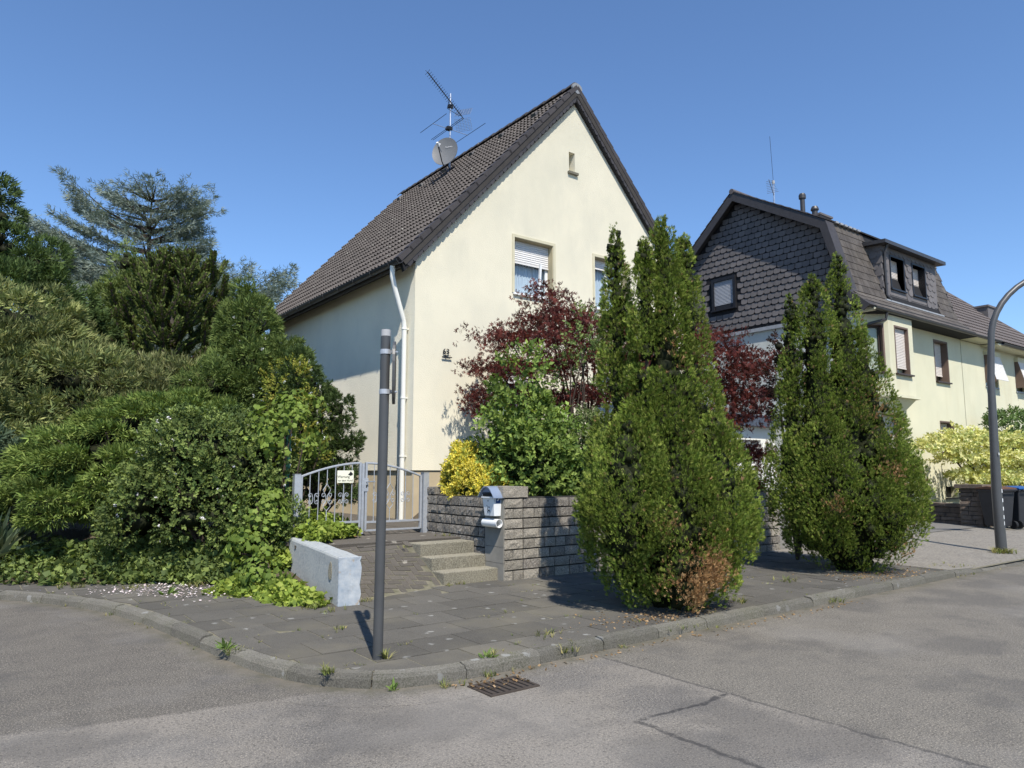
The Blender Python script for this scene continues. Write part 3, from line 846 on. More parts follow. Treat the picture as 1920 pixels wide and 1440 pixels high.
# eaves: soffit, gutter, downpipe
mb = MB(); mb.prism([(EX + .02, RY0 + .12, EZ - .16), (HX0 - .004, RY0 + .12, EZ + .02), (HX0 - .004, RY0 + .12, EZ + .16), (EX + .02, RY0 + .12, EZ - .05)], (0, RY1 - RY0 - .2, 0)); mb.build('soffit', M['soffit'], house)
def gutter(name, y0, y1, x, z, r, parent, mat, along='Y'):
    n = 8; pts = [(r * math.cos(math.pi + math.pi * k / n), r * math.sin(math.pi + math.pi * k / n)) for k in range(n + 1)]
    out = [(r * 1.12, .012)]
    ring = pts + [(r * .92 * math.cos(-math.pi * k / n), r * .92 * math.sin(-math.pi * k / n)) for k in range(n + 1)]
    mb = MB(); m_ = len(ring)
    if along == 'Y': A = [(x + a, y0, z + b) for a, b in ring] + [(x + a, y1, z + b) for a, b in ring]
    else: A = [(y0, x - a, z + b) for a, b in ring] + [(y1, x - a, z + b) for a, b in ring]
    mb.add(A, [(i, (i + 1) % m_, m_ + (i + 1) % m_, m_ + i) for i in range(m_)] + [tuple(range(m_)), tuple(range(2 * m_ - 1, m_ - 1, -1))])
    return mb.build(name, mat, parent, smooth=True)
g = gutter('gutter', RY0 - .06, RY1, EX - .055, EZ - .035, .085, house, M['gutter'])
for k in range(11):
    y = RY0 + .3 + k * .85
    mb = MB(); mb.tube([(EX - .15, y, EZ - .03), (EX - .13, y, EZ - .10), (EX - .055, y, EZ - .13), (EX + .02, y, EZ - .10)], .009, 5); mb.build('gutter_bracket', M['gutter'], g)
dp = MB(); dp.tube([(EX - .05, 13.12, EZ - .09), (EX - .04, 13.14, EZ - .32), (EX + .05, 13.17, EZ - .60), (7.17, 13.24, EZ - 1.18), (7.205, 13.26, EZ - 1.34), (7.205, 13.26, 0.62)], .052, 14)
pipe = dp.build('downpipe', M['pipe'], house, smooth=True)
for z in (4.55, 3.1, 1.9):
    mb = MB(); mb.tube([(7.205, 13.26, z), (7.205, 13.26, z + .035)], .062, 14); mb.box((7.205, 13.245, z + .005), (7.299, 13.275, z + .03)); mb.build('pipe_clip', M['pipe'], pipe)
# house number on its little bar
nb = thing('house_number', 'small metal house number on the cream wall above the yellow bush', 'house number', (8.06, 12.98, 4.0))
textobj('63', .17, frame(Vector((1, 0, 0)), Vector((0, 0, 1)), Vector((0, -1, 0)), (8.06, 12.972, 4.13)), M['ink'], 'digits', nb, .008)
mb = MB(); mb.box((7.95, 12.94, 4.005), (8.19, 12.965, 4.022)); mb.box((8.04, 12.955, 4.022), (8.06, 12.998, 4.05)); mb.box((7.97, 12.96, 4.046), (8.17, 12.97, 4.053)); mb.build('mounting_bar', M['ink'], nb)

# antenna mast and dish on the roof
mx, my = 11.05, 17.70
ant = thing('antenna_mast', 'silver antenna mast with long aerial and cross rods on the corner house roof', 'antenna', (mx, my, 10.4))
mb = MB(); mb.tube([(mx, my, 10.2), (mx, my, 12.98)], .028, 10); mb.build('mast', M['alu'], ant, smooth=True)
mb = MB(); mb.lathe([(.10, 0), (.06, .05), (.045, .14)], 12, Matrix.Translation((mx, my, 10.46))); mb.build('mast_collar', M['gutter'], ant)
zb = 12.64
ub = Vector((-.81, -.586, 0)); side = Vector((-ub.y, ub.x, 0))
b0 = Vector((mx, my, zb)) - ub * .95 + side * .06; b1 = Vector((mx, my, zb)) + ub * 1.85 + side * .06
yagi = MB(); yagi.tube([b0, b1], .013, 6); yg = yagi.build('aerial_boom', M['wire_dark'], ant)
mb = MB()
for k in range(22):
    p = b0 + (b1 - b0) * (0.10 + .90 * k / 21)
    q = .10
    for a, b in ((1, 1), (1, -1), (-1, 1), (-1, -1)):
        e = p + side * (q * .62 * a) + Vector((0, 0, q * .6 * b)); mb.tube([p, e], .006, 4)
        mb.tube([e - ub * .012, e + ub * .012], .005, 4)
o = mb.build('aerial_elements', M['wire_dark'], ant); o['kind'] = 'stuff'
mb = MB()
rc = b0 + ub * .12
for sg in (1, -1):
    for k in range(9):
        t = k / 8; a = rc - ub * (t * .22) + Vector((0, 0, sg * (.06 + t * .30)))
        mb.tube([a - side * .26, a + side * .26], .004, 4)
    for k in range(7):
        o_ = side * (-.26 + .52 * k / 6)
        mb.tube([rc + o_ + Vector((0, 0, sg * .06)), rc - ub * .22 + o_ + Vector((0, 0, sg * .36))], .004, 4)
mb.build('reflector_grid', M['alu'], ant)
mb = MB(); mb.box((-.07, -.05, -.06), (.07, .05, .04), Matrix.Translation((mx, my, zb - .06))); mb.build('clamp', M['wire_dark'], ant)
mb = MB(); mb.tube([b0 + ub * .2, b0 + ub * .5 - Vector((0, 0, .12)), Vector((mx, my, zb - .25)) + ub * .25, b0 + ub * 1.2 + Vector((0, 0, .02))], .009, 5); mb.build('support_arm', M['wire_dark'], ant)
zf = 11.87
mb = MB(); mb.tube([(10.46, my + .04, zf), (11.71, my + .04, zf)], .012, 6); mb.build('cross_boom', M['alu'], ant)
for x, y0, y1 in ((10.47, 16.98, 18.48), (10.97, 16.93, 18.67), (11.03, 16.93, 18.67), (11.70, 16.78, 18.42)):
    mb = MB(); mb.tube([(x, y0, zf), (x, y1, zf)], .008, 5); mb.build('cross_rod', M['wire_dark'], ant)
mb = MB(); mb.box((10.93, my - .06, zf - .05), (11.10, my + .09, zf + .04)); mb.build('junction_box', M['wire_dark'], ant)

dc = Vector((10.72, 17.46, 10.98))
dish = thing('satellite_dish', 'grey satellite dish fixed below the antenna mast on the roof', 'satellite dish', (10.95, 17.6, 10.3))
dn_ = Vector((-.80, -.58, .20)).normalized(); dx_ = Vector((0, 0, 1)).cross(dn_).normalized(); du_ = dn_.cross(dx_)
T = frame(dx_, du_, dn_, dc)
mb = MB(); rings = 7; seg = 36; vs = [(0, 0, -.085)]
for a in range(1, rings + 1):
    r_ = a / rings
    for k in range(seg):
        q = 2 * math.pi * k / seg; vs.append((.40 * r_ * math.cos(q), .47 * r_ * math.sin(q), -.085 + .085 * r_ * r_))
fs = [(0, 1 + k, 1 + (k + 1) % seg) for k in range(seg)]
for a in range(rings - 1):
    for k in range(seg): fs.append((1 + a * seg + k, 1 + (a + 1) * seg + k, 1 + (a + 1) * seg + (k + 1) % seg, 1 + a * seg + (k + 1) % seg))
nv = len(vs)
vs2 = [(x, y, z - .014) for x, y, z in vs]
fs2 = [tuple(i + nv for i in f[::-1]) for f in fs]
e0 = 1 + (rings - 1) * seg
rim = [(e0 + k, nv + e0 + k, nv + e0 + (k + 1) % seg, e0 + (k + 1) % seg) for k in range(seg)]
mb.add(vs + vs2, fs + fs2 + rim, T); mb.build('reflector', M['dish'], dish, smooth=True)
textobj('TechniSat', .062, T @ Matrix.Translation((.10, .17, -.052)) @ Matrix.Rotation(R(0), 4, 'Z'), M['silver_ink'], 'lettering', dish, .001)
mb = MB(); mb.tube([(0, -.50, -.06), (0, -.44, .12), (0, -.14, .50)], .017, 6, T=T); mb.build('feed_arm', M['wire_dark'], dish)
mb = MB(); mb.tube([(0, -.16, .44), (0, -.10, .56)], .034, 10, T=T); mb.tube([(0, -.085, .44), (0, -.06, .40)], .04, 10, T=T); mb.build('feed_head', M['white'], dish)
mb = MB(); mb.tube([(0, -.3, -.10), (0, -.12, -.22), (0, 0, -.24)], .022, 6, T=T); mb.tube([dc - dn_ * .24, Vector((mx, my, 10.86))], .024, 6); mb.tube([dc - dn_ * .2 - du_ * .3, Vector((mx, my, 10.6))], .014, 6); mb.build('mount_bracket', M['wire_dark'], dish)

# ------------------------------------------------------------------ neighbour house with the slate gable
NX0, NX1, NY0, NY1 = 21.6, 28.9, 11.0, 20.2
n2h = thing('house', 'pale yellow house with dark slate gable, mansard roof and dormer', 'house', (25, 15.5, .2))
prof_g = [(NY0, 6.45), (11.0, 6.9), (11.72, 9.32), (15.07, 11.25), (NY1, 6.6)]     # gable outline (y, z)
mb = MB(); mb.box((NX0, NY0, .1), (NX1, NY1, 6.46)); low = mb.mesh('wall', M['plaster2'])
NF = lambda x, z: wframe((x, NY0, z), (1, 0, 0), (0, 1, 0))
nop = [(26.72, 4.72, 1.02, 1.42), (22.75, 2.05, 1.15, 1.35), (26.80, 2.2, 1.02, 1.1), (26.85, .72, .9, .38)]
low = cut(low, [((0, -.3, 0), (w, .40, h), NF(x, z)) for x, z, w, h in nop], 'wall')
low.materials.append(M['plaster_grey'])
for p in low.polygons:
    if p.normal.x < -.9 and abs(p.center.x - NX0) < .01: p.material_index = 1
meshobj('wall', low, n2h)
for k, (x, z, w, h) in enumerate(nop[:3]):
    T = NF(x, z)
    mb = MB(); mb.box((0, -.004, 0), (.014, .30, h), T); mb.box((w - .014, -.004, 0), (w, .30, h), T); mb.box((.014, -.004, h - .014), (w - .014, .30, h), T)
    mb.box((-.045, -.012, 0), (-.003, .0, h + .045), T); mb.box((w + .003, -.012, 0), (w + .045, 0, h + .045), T); mb.box((-.003, -.012, h + .003), (w + .003, 0, h + .045), T)
    mb.build('window_reveal', M['brown_reveal'], n2h)
    window(n2h, T @ Matrix.Translation((.016, 0, .01)), w - .032, h - .026, .24, M['brown_frame'], (.82, 1.0, .9)[k], M['shutter_pink'], M['brown_frame'], False, False, sill_out=.09)
T = NF(*nop[3][:2]); mb = MB(); mb.box((0, .2, 0), (.9, .22, .38), T); mb.build('cellar_window', M['black_frame'], n2h)
mb = MB(); mb.box((-.08, -.07, -.05), (.98, .0, -.004), T); mb.build('window_sill', M['brown_frame'], n2h)
# oriel with two windows, flaring foot
orp = [(21.66, 11.0), (22.42, 10.5), (24.0, 10.5), (24.28, 11.0)]
mb = MB(); mb.prism([(x, y, 3.95) for x, y in orp] + [(24.28, 11.2, 3.95), (21.66, 11.2, 3.95)], (0, 0, 2.55)); orm = mb.mesh('oriel', M['plaster2'])
def facet(a, b, z, off): 
    a = Vector((*a, 0)); b = Vector((*b, 0)); u = (b - a).normalized(); i = Vector((-u.y, u.x, 0))
    return wframe((a.x + u.x * off, a.y + u.y * off, z), u, i)
Ta = facet(orp[0], orp[1], 4.62, .16); Tb = facet(orp[1], orp[2], 4.62, .36)
orm = cut(orm, [((0, -.3, 0), (.60, .20, 1.5), Ta), ((0, -.3, 0), (.92, .22, 1.5), Tb)], 'oriel')
meshobj('oriel', orm, n2h)
for T, w, sh in ((Ta, .60, 0), (Tb, .92, .86)):
    mb = MB(); mb.box((0, -.012, 0), (.05, .14, 1.5), T); mb.box((w - .05, -.012, 0), (w, .14, 1.5), T); mb.box((.05, -.012, 1.45), (w - .05, .14, 1.5), T); mb.build('window_reveal', M['brown_reveal'], n2h)
    window(n2h, T @ Matrix.Translation((.052, 0, .01)), w - .104, 1.43, .13, M['brown_frame'], sh, M['shutter_pink'], M['brown_frame'], sh == 0, False, fw=.05, sill_over=.12, sill_out=.10)
mb = MB(); mb.prism([(21.55, 11.0, 3.86), (22.36, 10.40, 3.86), (24.08, 10.40, 3.86), (24.42, 11.0, 3.86)], (0, 0, .09)); mb.build('oriel_ledge', M['plaster2'], n2h)
A = [(21.62, 11.0, 3.86), (22.42, 10.50, 3.86), (24.0, 10.50, 3.86), (24.28, 11.0, 3.86)]; B = [(22.2, 11.0, 3.40), (22.5, 10.92, 3.40), (23.8, 10.92, 3.40), (24.0, 11.0, 3.40)]
mb = MB(); mb.add(A + B, [(0, 1, 5, 4), (1, 2, 6, 5), (2, 3, 7, 6), (4, 5, 6, 7)]); mb.build('oriel_foot', M['plaster2'], n2h)

# roof body
NRX0, NRX1 = 21.52, 28.9
prof_r = [(10.42, 6.52), (10.62, 6.74), (11.02, 7.12), (11.72, 9.5), (15.07, 11.44), (20.6, 6.5), (20.6, 6.3), (10.42, 6.42)]
mb = MB(); mb.prism([(NX0 - .0, y, z) for y, z in [(11.05, 6.45), (11.08, 7.0), (11.76, 9.38), (15.07, 11.30), (20.4, 6.5)]], (-.03, 0, 0)); mb.build('gable_backing', M['slate_joint'], n2h)
mb = MB(); mb.prism([(NX0 + .02, y, z) for y, z in prof_r], (NRX1 - NX0 - .02, 0, 0)); nroof = mb.build('roof', M['slate_joint'], n2h)
# gable slates
gw, gr = .265, .205
mb = MB()
pp = [(-gw * .465, .0), (gw * .465, 0), (gw * .465, -gr * .62), (gw * .36, -gr * .84), (gw * .1, -gr * .93), (-gw * .3, -gr * .90), (-gw * .465, -gr * .72)]
mb.prism([(x, -.004 - .022 * (-z / gr), z) for x, z in pp], (0, .016, 0)); gs_me = mb.mesh('slate', M['slate'])
def gz_top(y):
    if y < 11.72: return 7.12 + (y - 11.02) / .70 * 2.38
    if y < 15.07: return 9.5 + (y - 11.72) / 3.35 * 1.94
    return 11.44 - (y - 15.07) * .893
WY0, WY1, WZ0, WZ1 = 15.30, 16.32, 7.42, 8.58
gi = []
row = 0; z = 6.62 + gr * .9
while z < 11.4:
    y = 11.0 + (gw / 2 if row % 2 else 0)
    while y < 20.3:
        if z < gz_top(y) - .16 and y > 11.08 and not (WY0 - .12 < y < WY1 + .12 and WZ0 - .02 < z < WZ1 + .20):
            gi.append((gs_me, frame(Vector((0, -1, 0)), Vector((1, 0, 0)), Vector((0, 0, 1)), (NX0 - .034, y + RND.uniform(-.006, .006), z))))
        y += gw
    z += gr; row += 1
# steep slope slates
sa = Vector((0, 11.02, 7.12)); sb = Vector((0, 11.72, 9.5)); us = (sb - sa).normalized(); ns = Vector((0, -us.z, us.y))
mw = .36; mr = .27
mb = MB(); mb.add([(-mw / 2 + .004, 0, .022), (mw / 2 - .004, 0, .022), (mw / 2 - .004, mr * 1.3, .004), (-mw / 2 + .004, mr * 1.3, .004), (-mw / 2 + .004, 0, .006), (mw / 2 - .004, 0, .006)], [(0, 1, 2, 3), (4, 5, 1, 0), (0, 3, 4), (1, 5, 2)])
ms_me = mb.mesh('slate', M['slate_brown'])
mi_ = []
for a in range(9):
    for b in range(22):
        x = 21.22 + mw * (b + .5) - (mw / 2 if a % 2 else 0) + .18
        if x > NRX1 - .1: continue
        if 23.45 < x < 27.55: continue
        p = sa + us * (a * mr + .02) ; p.x = x
        mi_.append((ms_me, frame(Vector((1, 0, 0)), us, ns, p)))
fa = Vector((0, 10.46, 6.56)); fb = Vector((0, 11.02, 7.12)); uf = (fb - fa).normalized(); nf = Vector((0, -uf.z, uf.y))
for a in range(3):
    for b in range(22):
        x = 21.22 + mw * (b + .5) - (mw / 2 if a % 2 else 0) + .18
        if x > NRX1 - .1: continue
        p = fa + uf * (a * mr * .98); p.x = x
        mi_.append((ms_me, frame(Vector((1, 0, 0)), uf, nf, p)))
pieces(nroof, 'slate', mi_, 150, 'roof_slate_field')
pieces(n2h, 'slate', gi, 300, 'gable_slate_field')
# gable trim
mb = MB(); out = [(10.40, 6.55), (10.98, 7.05), (11.66, 9.5), (15.07, 11.50), (20.7, 6.45)]; inn = [(10.62, 6.40), (11.16, 6.98), (11.86, 9.28), (15.07, 11.16), (20.5, 6.22)]
for k in range(4):
    mb.prism([(21.20, *out[k]), (21.20, *out[k + 1]), (21.20, *inn[k + 1]), (21.20, *inn[k])], (.05, 0, 0))
    o2 = lambda q, f_: (q[0] * (1 - f_) + inn[k][0] * f_ if 0 else q[0], q[1])
    mb.prism([(21.25, *out[k]), (21.25, *out[k + 1]), (21.25, out[k + 1][0] * .6 + inn[k + 1][0] * .4, out[k + 1][1] * .6 + inn[k + 1][1] * .4), (21.25, out[k][0] * .6 + inn[k][0] * .4, out[k][1] * .6 + inn[k][1] * .4)], (.42, 0, 0))
mb.build('verge_board', M['slate_bar'], nroof)
mb = MB(); mb.box((21.5, 10.98, 6.38), (21.6, 20.2, 6.5)); mb.build('gable_drip_board', M['lead'], n2h)
# upper roof tiles seen edge-on along the gable
mb = MB(); mb.add([(-.18, 0, .03), (.18, 0, .03), (.18, .42, 0), (-.18, .42, 0), (-.18, 0, -.01), (.18, 0, -.01)], [(0, 1, 2, 3), (4, 5, 1, 0), (0, 3, 4), (1, 5, 2)]); ut = mb.mesh('roof_tile', M['tile_grey'])
ua = Vector((0, 11.66, 9.52)); ub_ = Vector((0, 15.07, 11.50)); uu = (ub_ - ua).normalized(); un = Vector((0, -uu.z, uu.y))
li = []
for a in range(11):
    for b in range(21):
        p = ua + uu * (a * .355 - .03) + un * .01; p.x = 21.36 + b * .35; li.append((ut, frame(Vector((1, 0, 0)), uu, un, p)))
ra = Vector((0, 20.7, 6.47)); ru = (ub_ - ra).normalized(); rn = Vector((0, -ru.z, ru.y)) * -1
for a in range(21):
    for b in range(2):
        p = ra + ru * (a * .355) + rn * .02; p.x = 21.36 + b * .35; li.append((ut, frame(Vector((-1, 0, 0)), ru, rn, p)))
pieces(nroof, 'roof_tile', li, 300, 'roof_tile_field')
mb = MB(); mb.tube([(21.17, 15.07, 11.50), (28.9, 15.07, 11.50)], .10, 8); mb.build('ridge', M['tile_grey'], nroof)
mb = MB()
for k in range(6): mb.box((21.75 + k * .27, 11.60, 9.50), (21.93 + k * .27, 11.70, 9.56))
mb.build('flashing', M['lead'], nroof)
# gable window
T = wframe((NX0 - .06, WY1, WZ0), (0, -1, 0), (1, 0, 0)); w = WY1 - WY0; h = WZ1 - WZ0
mb = MB(); mb.box((0, -.04, 0), (.10, .10, h), T); mb.box((w - .10, -.04, 0), (w, .10, h), T); mb.box((.10, -.04, h - .12), (w - .10, .10, h), T); mb.box((-.03, -.08, -.05), (w + .03, .10, .0), T); mb.build('window_surround', M['black_frame'], n2h)
mb = MB(); slats(mb, .10, w - .10, .012, .16, h - .12, T); mb.build('roller_shutter', M['shutter_grey'], n2h)
mb = MB(); mb.box((.10, .010, .0), (w - .10, .018, .16), T); mb.build('window', M['black_frame'], n2h)
# eaves of the front
gutter('gutter', 21.45, 31.0, 10.40, 6.50, .075, n2h, M['gutter'], 'X')
mb = MB(); mb.prism([(21.5, 10.44, 6.42), (21.5, 11.02, 6.42), (21.5, 11.02, 6.50), (21.5, 10.44, 6.53)], (9.2, 0, 0)); mb.build('soffit', M['plaster2'], n2h)
mb = MB(); mb.tube([(22.2, 10.40, 6.42), (22.2, 10.46, 6.22), (21.9, 10.86, 6.1), (21.56, 10.96, 6.0), (21.54, 10.96, .3)], .045, 8); mb.build('downpipe', M['gutter'], n2h, smooth=True)
# dormer
DX0, DX1, DY = 23.5, 27.5, 11.10
mb = MB(); mb.prism([(DX0, DY, 7.05), (DX0, 13.4, 7.05), (DX0, 13.4, 9.15), (DX0, DY, 8.98)], (DX1 - DX0, 0, 0)); dme = mb.mesh('dormer_body', M['slate'])
DT = lambda x: wframe((x, DY, 7.62), (1, 0, 0), (0, 1, 0))
dme = cut(dme, [((0, -.3, 0), (.92, .26, 1.08), DT(24.10)), ((0, -.3, 0), (.92, .26, 1.08), DT(25.66))], 'dormer_body')
dm = meshobj('dormer', dme, n2h)
for x in (24.10, 25.66):
    T = DT(x); mb = MB(); mb.box((-.05, -.03, -.04), (0, .20, 1.13), T); mb.box((.92, -.03, -.04), (.97, .20, 1.13), T); mb.box((0, -.03, 1.08), (.92, .20, 1.13), T); mb.box((-.07, -.07, -.05), (.99, .20, .0), T)
    mb.build('window_surround', M['black_frame'], dm)
    mb = MB(); slats(mb, 0, .92, .21, .05, 1.08, T); mb.build('roller_shutter', M['shutter_pink'], dm)
mb = MB(); mb.prism([(DX0 - .22, DY - .28, 8.96), (DX0 - .22, 13.6, 9.12), (DX0 - .22, 13.6, 9.24), (DX0 - .22, DY - .28, 9.08)], (DX1 - DX0 + .44, 0, 0)); mb.build('dormer_roof', M['gutter'], dm)
mb = MB(); mb.tube([(DX0 + .08, DY - .2, 8.98), (DX0 + .08, DY - .10, 8.7), (DX0 + .10, DY - .07, 8.4), (DX0 + .12, DY - .07, 7.3), (DX0 + .2, DY - .16, 7.14)], .045, 8); mb.build('downpipe', M['gutter'], dm, smooth=True)
mb = MB(); mb.box((DX0 - .1, DY - .16, 7.08), (DX1 + .1, DY - .01, 7.13)); mb.build('flashing', M['lead'], dm)
# dormer slates: front courses and cheek
dsl = []
pw = .30; ph = .22
mb = MB(); mb.prism([(x * pw, -.012 - .016 * (-z), z * ph) for x, z in [(-.49, .1), (.49, .1), (.49, -.7), (.3, -1.0), (-.2, -1.06), (-.49, -.8)]], (0, .008, 0)); ds_me = mb.mesh('slate', M['slate'])
for a in range(9):
    z = 7.34 + a * ph * .95
    for b in range(14):
        x = DX0 + .14 + pw * b + (pw / 2 if a % 2 else 0)
        if x > DX1 - .12: continue
        if 7.50 < z < 8.98 and (24.10 - .2 < x < 25.02 + .2 or 25.66 - .2 < x < 26.58 + .2): continue
        dsl.append((ds_me, frame(Vector((1, 0, 0)), Vector((0, 1, 0)), Vector((0, 0, 1)), (x, DY - .002, z))))
    for b in range(8):
        y = DY + .1 + pw * b + (pw / 2 if a % 2 else 0)
        dsl.append((ds_me, frame(Vector((0, -1, 0)), Vector((1, 0, 0)), Vector((0, 0, 1)), (DX0 - .002, y, z))))
pieces(dm, 'slate', dsl, 300, 'slate_field')
# chimney, vent pipe, aerial
mb = MB(); mb.box((23.85, 13.3, 10.0), (24.6, 13.95, 10.72)); mb.box((23.8, 13.25, 10.72), (24.65, 14.0, 10.79)); ch = mb.build('chimney', M['slate'], nroof)
mb = MB(); mb.lathe([(.10, 0), (.10, .22), (.14, .22), (.14, .27), (.10, .36), (.02, .38)], 12, Matrix.Translation((24.05, 13.6, 10.79))); mb.build('chimney_pot', M['gutter'], ch)
mb = MB(); mb.lathe([(.08, 0), (.08, .9), (.12, .9), (.12, 1.02), (.09, 1.08)], 12, Matrix.Translation((22.75, 13.3, 10.15))); mb.build('vent_pipe', M['gutter'], nroof)
na = thing('roof_aerial', 'thin whip aerial with small comb antenna on the slate house roof', 'antenna', (22.9, 14.6, 11.1))
ax, ay = 23.0, 14.55
mb = MB(); mb.tube([(ax, ay, 11.0), (ax, ay, 12.15)], .03, 8); mb.build('mast', M['alu'], na)
mb = MB(); mb.tube([(ax, ay, 12.15), (ax - .02, ay + .05, 13.9)], .007, 5); mb.build('whip', M['wire_dark'], na)
mb = MB(); mb.tube([(ax, ay, 12.05), (ax, ay, 12.18)], .05, 8); mb.build('mast_head', M['post_light'], na)
mb = MB(); bb = Vector((ax, ay, 11.62)); bd = Vector((-.75, -.3, .32)); mb.tube([bb, bb + bd], .012, 5)
for k in range(8):
    p = bb + bd * (.2 + .1 * k); sd = Vector((-.3, .75, 0)).normalized() * (.20 - .012 * k); mb.tube([p - sd, p + sd], .006, 4)
mb.build('comb_antenna', M['dish'], na)

# garage between the houses
gar = thing('garage', 'white flat-roofed garage with shutter door between the two houses', 'garage', (19, 15.5, .3))
mb = MB(); mb.box((16.9, 14.0, .2), (17.4, 18.5, 3.05)); mb.box((20.75, 14.0, .2), (21.55, 18.5, 3.05)); mb.box((17.4, 14.0, 2.62), (20.75, 18.5, 3.05)); mb.box((17.4, 18.2, .2), (20.75, 18.5, 2.62)); mb.build('wall', M['garage_white'], gar)
mb = MB(); slats(mb, 0, 3.35, 0, .1, 2.32, wframe((17.4, 14.22, .3), (1, 0, 0), (0, 1, 0)), .11); mb.build('shutter_door', M['shutter'], gar)
mb = MB(); mb.box((16.7, 13.72, 3.05), (21.5, 18.7, 3.36)); mb.box((16.68, 13.70, 3.36), (21.5, 18.72, 3.40)); mb.build('roof_edge', M['garage_roof'], gar)

# third house, attached on the right
th = thing('house', 'yellowish row house with tiled hip roof behind the street lamp', 'house', (33, 15, .2))
TX0, TX1 = 28.95, 37.5
mb = MB(); mb.box((TX0, 11.0, .1), (TX1, 20.0, 6.40)); tw = mb.mesh('wall', M['plaster2'])
TF = lambda x, z: wframe((x, 11.0, z), (1, 0, 0), (0, 1, 0))
top_ = [(30.95, 4.85, 1.2, 1.35), (34.0, 4.85, 1.2, 1.35), (30.7, 2.1, 1.1, 1.15), (34.0, 2.1, 1.1, 1.15)]
tw = cut(tw, [((0, -.3, 0), (w, .3, h), TF(x, z)) for x, z, w, h in top_], 'wall'); meshobj('wall', tw, th)
for k, (x, z, w, h) in enumerate(top_):
    T = TF(x, z)
    window(th, T @ Matrix.Translation((.003, 0, .004)), w - .006, h - .008, .16, M['brown_frame'], 0 if k < 2 else .7, M['shutter_pink'], M['lead'], False, False, sill_over=.04, sill_out=.04)
    if k < 2:     # awning shutter pushed out at the foot
        mb = MB(); T2 = T @ Matrix.Translation((0, -.10, h - .02)) @ Matrix.Rotation(R(-14), 4, 'X')
        slats(mb, 0, w, .0, -h + .2, -.12, T2, .06); mb.build('awning_shutter', M['shutter'], th)
        mb = MB(); mb.box((-.02, -.16, h - .16), (w + .02, -.004, h + .02), T); mb.build('shutter_box', M['plaster2'], th)
        mb = MB(); mb.prism([(-.012, -.02, h - .1), (-.012, -.12, h - .1), (-.012, -.40, .16), (-.012, -.36, .12), (-.012, -.005, .12)], (.01, 0, 0), T); mb.build('shutter_side', M['brown_reveal'], th)
# roof: hip falling to the right
e0 = Vector((28.9, 10.40, 6.46)); slope = 0.95
tr0 = (28.9, 15.4, 6.46 + 5.0 * slope); tr1 = (33.2, 15.4, 6.46 + 5.0 * slope); ec = (38.2, 10.4, 6.46); eb = (38.2, 20.4, 6.46); er = (28.9, 20.4, 6.46)
mb = MB(); mb.add([tuple(e0), ec, tr1, tr0, eb, er], [(0, 1, 2, 3), (1, 4, 2), (4, 5, 3, 2), (0, 3, 5), (0, 5, 4, 1)]); troof = mb.build('roof', M['slate_joint'], th)
su = Vector((0, 5.0, 5.0 * slope)).normalized(); sn = Vector((0, -su.z, su.y))
tt = tile_mesh(.30, .41, .03, 'roof_tile', M['tile_grey'])
it = []
for a in range(20):
    for b in range(31):
        p = e0 + su * (a * .345 - .02) + sn * .005; p.x = 29.06 + b * .30
        if p.x > ec[0] - (p.y - 10.4) - .1: continue
        it.append((tt, frame(Vector((1, 0, 0)), su, sn, p)))
pieces(troof, 'roof_tile', it, 300, 'roof_tile_field')
mb = MB(); mb.tube([ec, tr1], .09, 8); mb.tube([tr1, tr0], .09, 8); mb.build('ridge', M['tile_grey'], troof)
gutter('gutter', 31.05, 38.3, 10.36, 6.42, .07, th, M['gutter'], 'X')
mb = MB(); mb.box((30.75, 10.42, 6.34), (38.1, 11.0, 6.40)); mb.build('soffit', M['plaster2'], th)
mb = MB(); mb.box((35.2, 12.2, 7.2), (36.0, 12.9, 8.75)); mb.box((35.15, 12.15, 8.75), (36.05, 12.95, 8.83)); mb.build('chimney', M['slate'], troof)

# ------------------------------------------------------------------ block walls, steps, gate
def block_course(parent, T, length, z, h, mats, seed, lens=(.29, .29, .20), pre=0.0, limit=None):
    x = pre; k = seed
    rr = random.Random(seed)
    while x < length - .02:
        w = min(rr.choice(lens), length - x)
        if length - x - w < .09: w = length - x
        me = rough_block(w - .017, h - .020, .12, rr.choice(mats), 'block', seed * 97 + k, amp=.010)
        place(bpy.data.objects.new('block', me), parent, T @ Matrix.Translation((x, rr.uniform(-.004, .004), z)))
        x += w; k += 1
CH = 0.1425
fwall = thing('garden_wall', 'grey split-face block wall along the pavement behind the conifers', 'wall', (9.1, 8.3, .1))
T = wframe((6.45, 8.25, 0), (1, 0, 0), (0, 1, 0))
mb = MB(); mb.box((6.45, 8.30, .02), (12.74, 8.48, 1.235)); mb.build('wall_core', M['mortar'], fwall)
for c in range(8):
    block_course(fwall, T, 6.30, .1 + c * CH, CH, [M['block'], M['block'], M['block_dark']] if c < 7 else [M['block_dark']], 50 + c, pre=0 if c % 2 else -.0)
swall = thing('garden_wall', 'dark weathered block wall between the gate post and the mailbox pillar', 'wall', (6.2, 9.5, .6))
mb = MB(); mb.box((6.15, 8.72, .3), (6.30, 10.45, 1.235)); mb.build('wall_core', M['mortar'], swall)
T = wframe((6.10, 10.45, 0), (0, -1, 0), (1, 0, 0))
for c in range(2, 8):
    block_course(swall, T, 1.73, .1 + c * CH, CH, [M['block_dark']], 80 + c, (.215, .215, .18), pre=0.0 if c % 2 else 0.001)
me = rough_block(.30, .115, .20, M['block_dark'], 'block', 991); place(bpy.data.objects.new('block', me), swall, T @ Matrix.Translation((.02, .0, 1.243)))
pil = thing('pillar', 'block pillar with smooth concrete side carrying the mailbox', 'pillar', (6.27, 8.48, .1))
mb = MB(); mb.box((6.125, 8.275, .02), (6.44, 8.70, 1.235)); mb.build('pillar_core', M['mortar'], pil)
mb = MB()
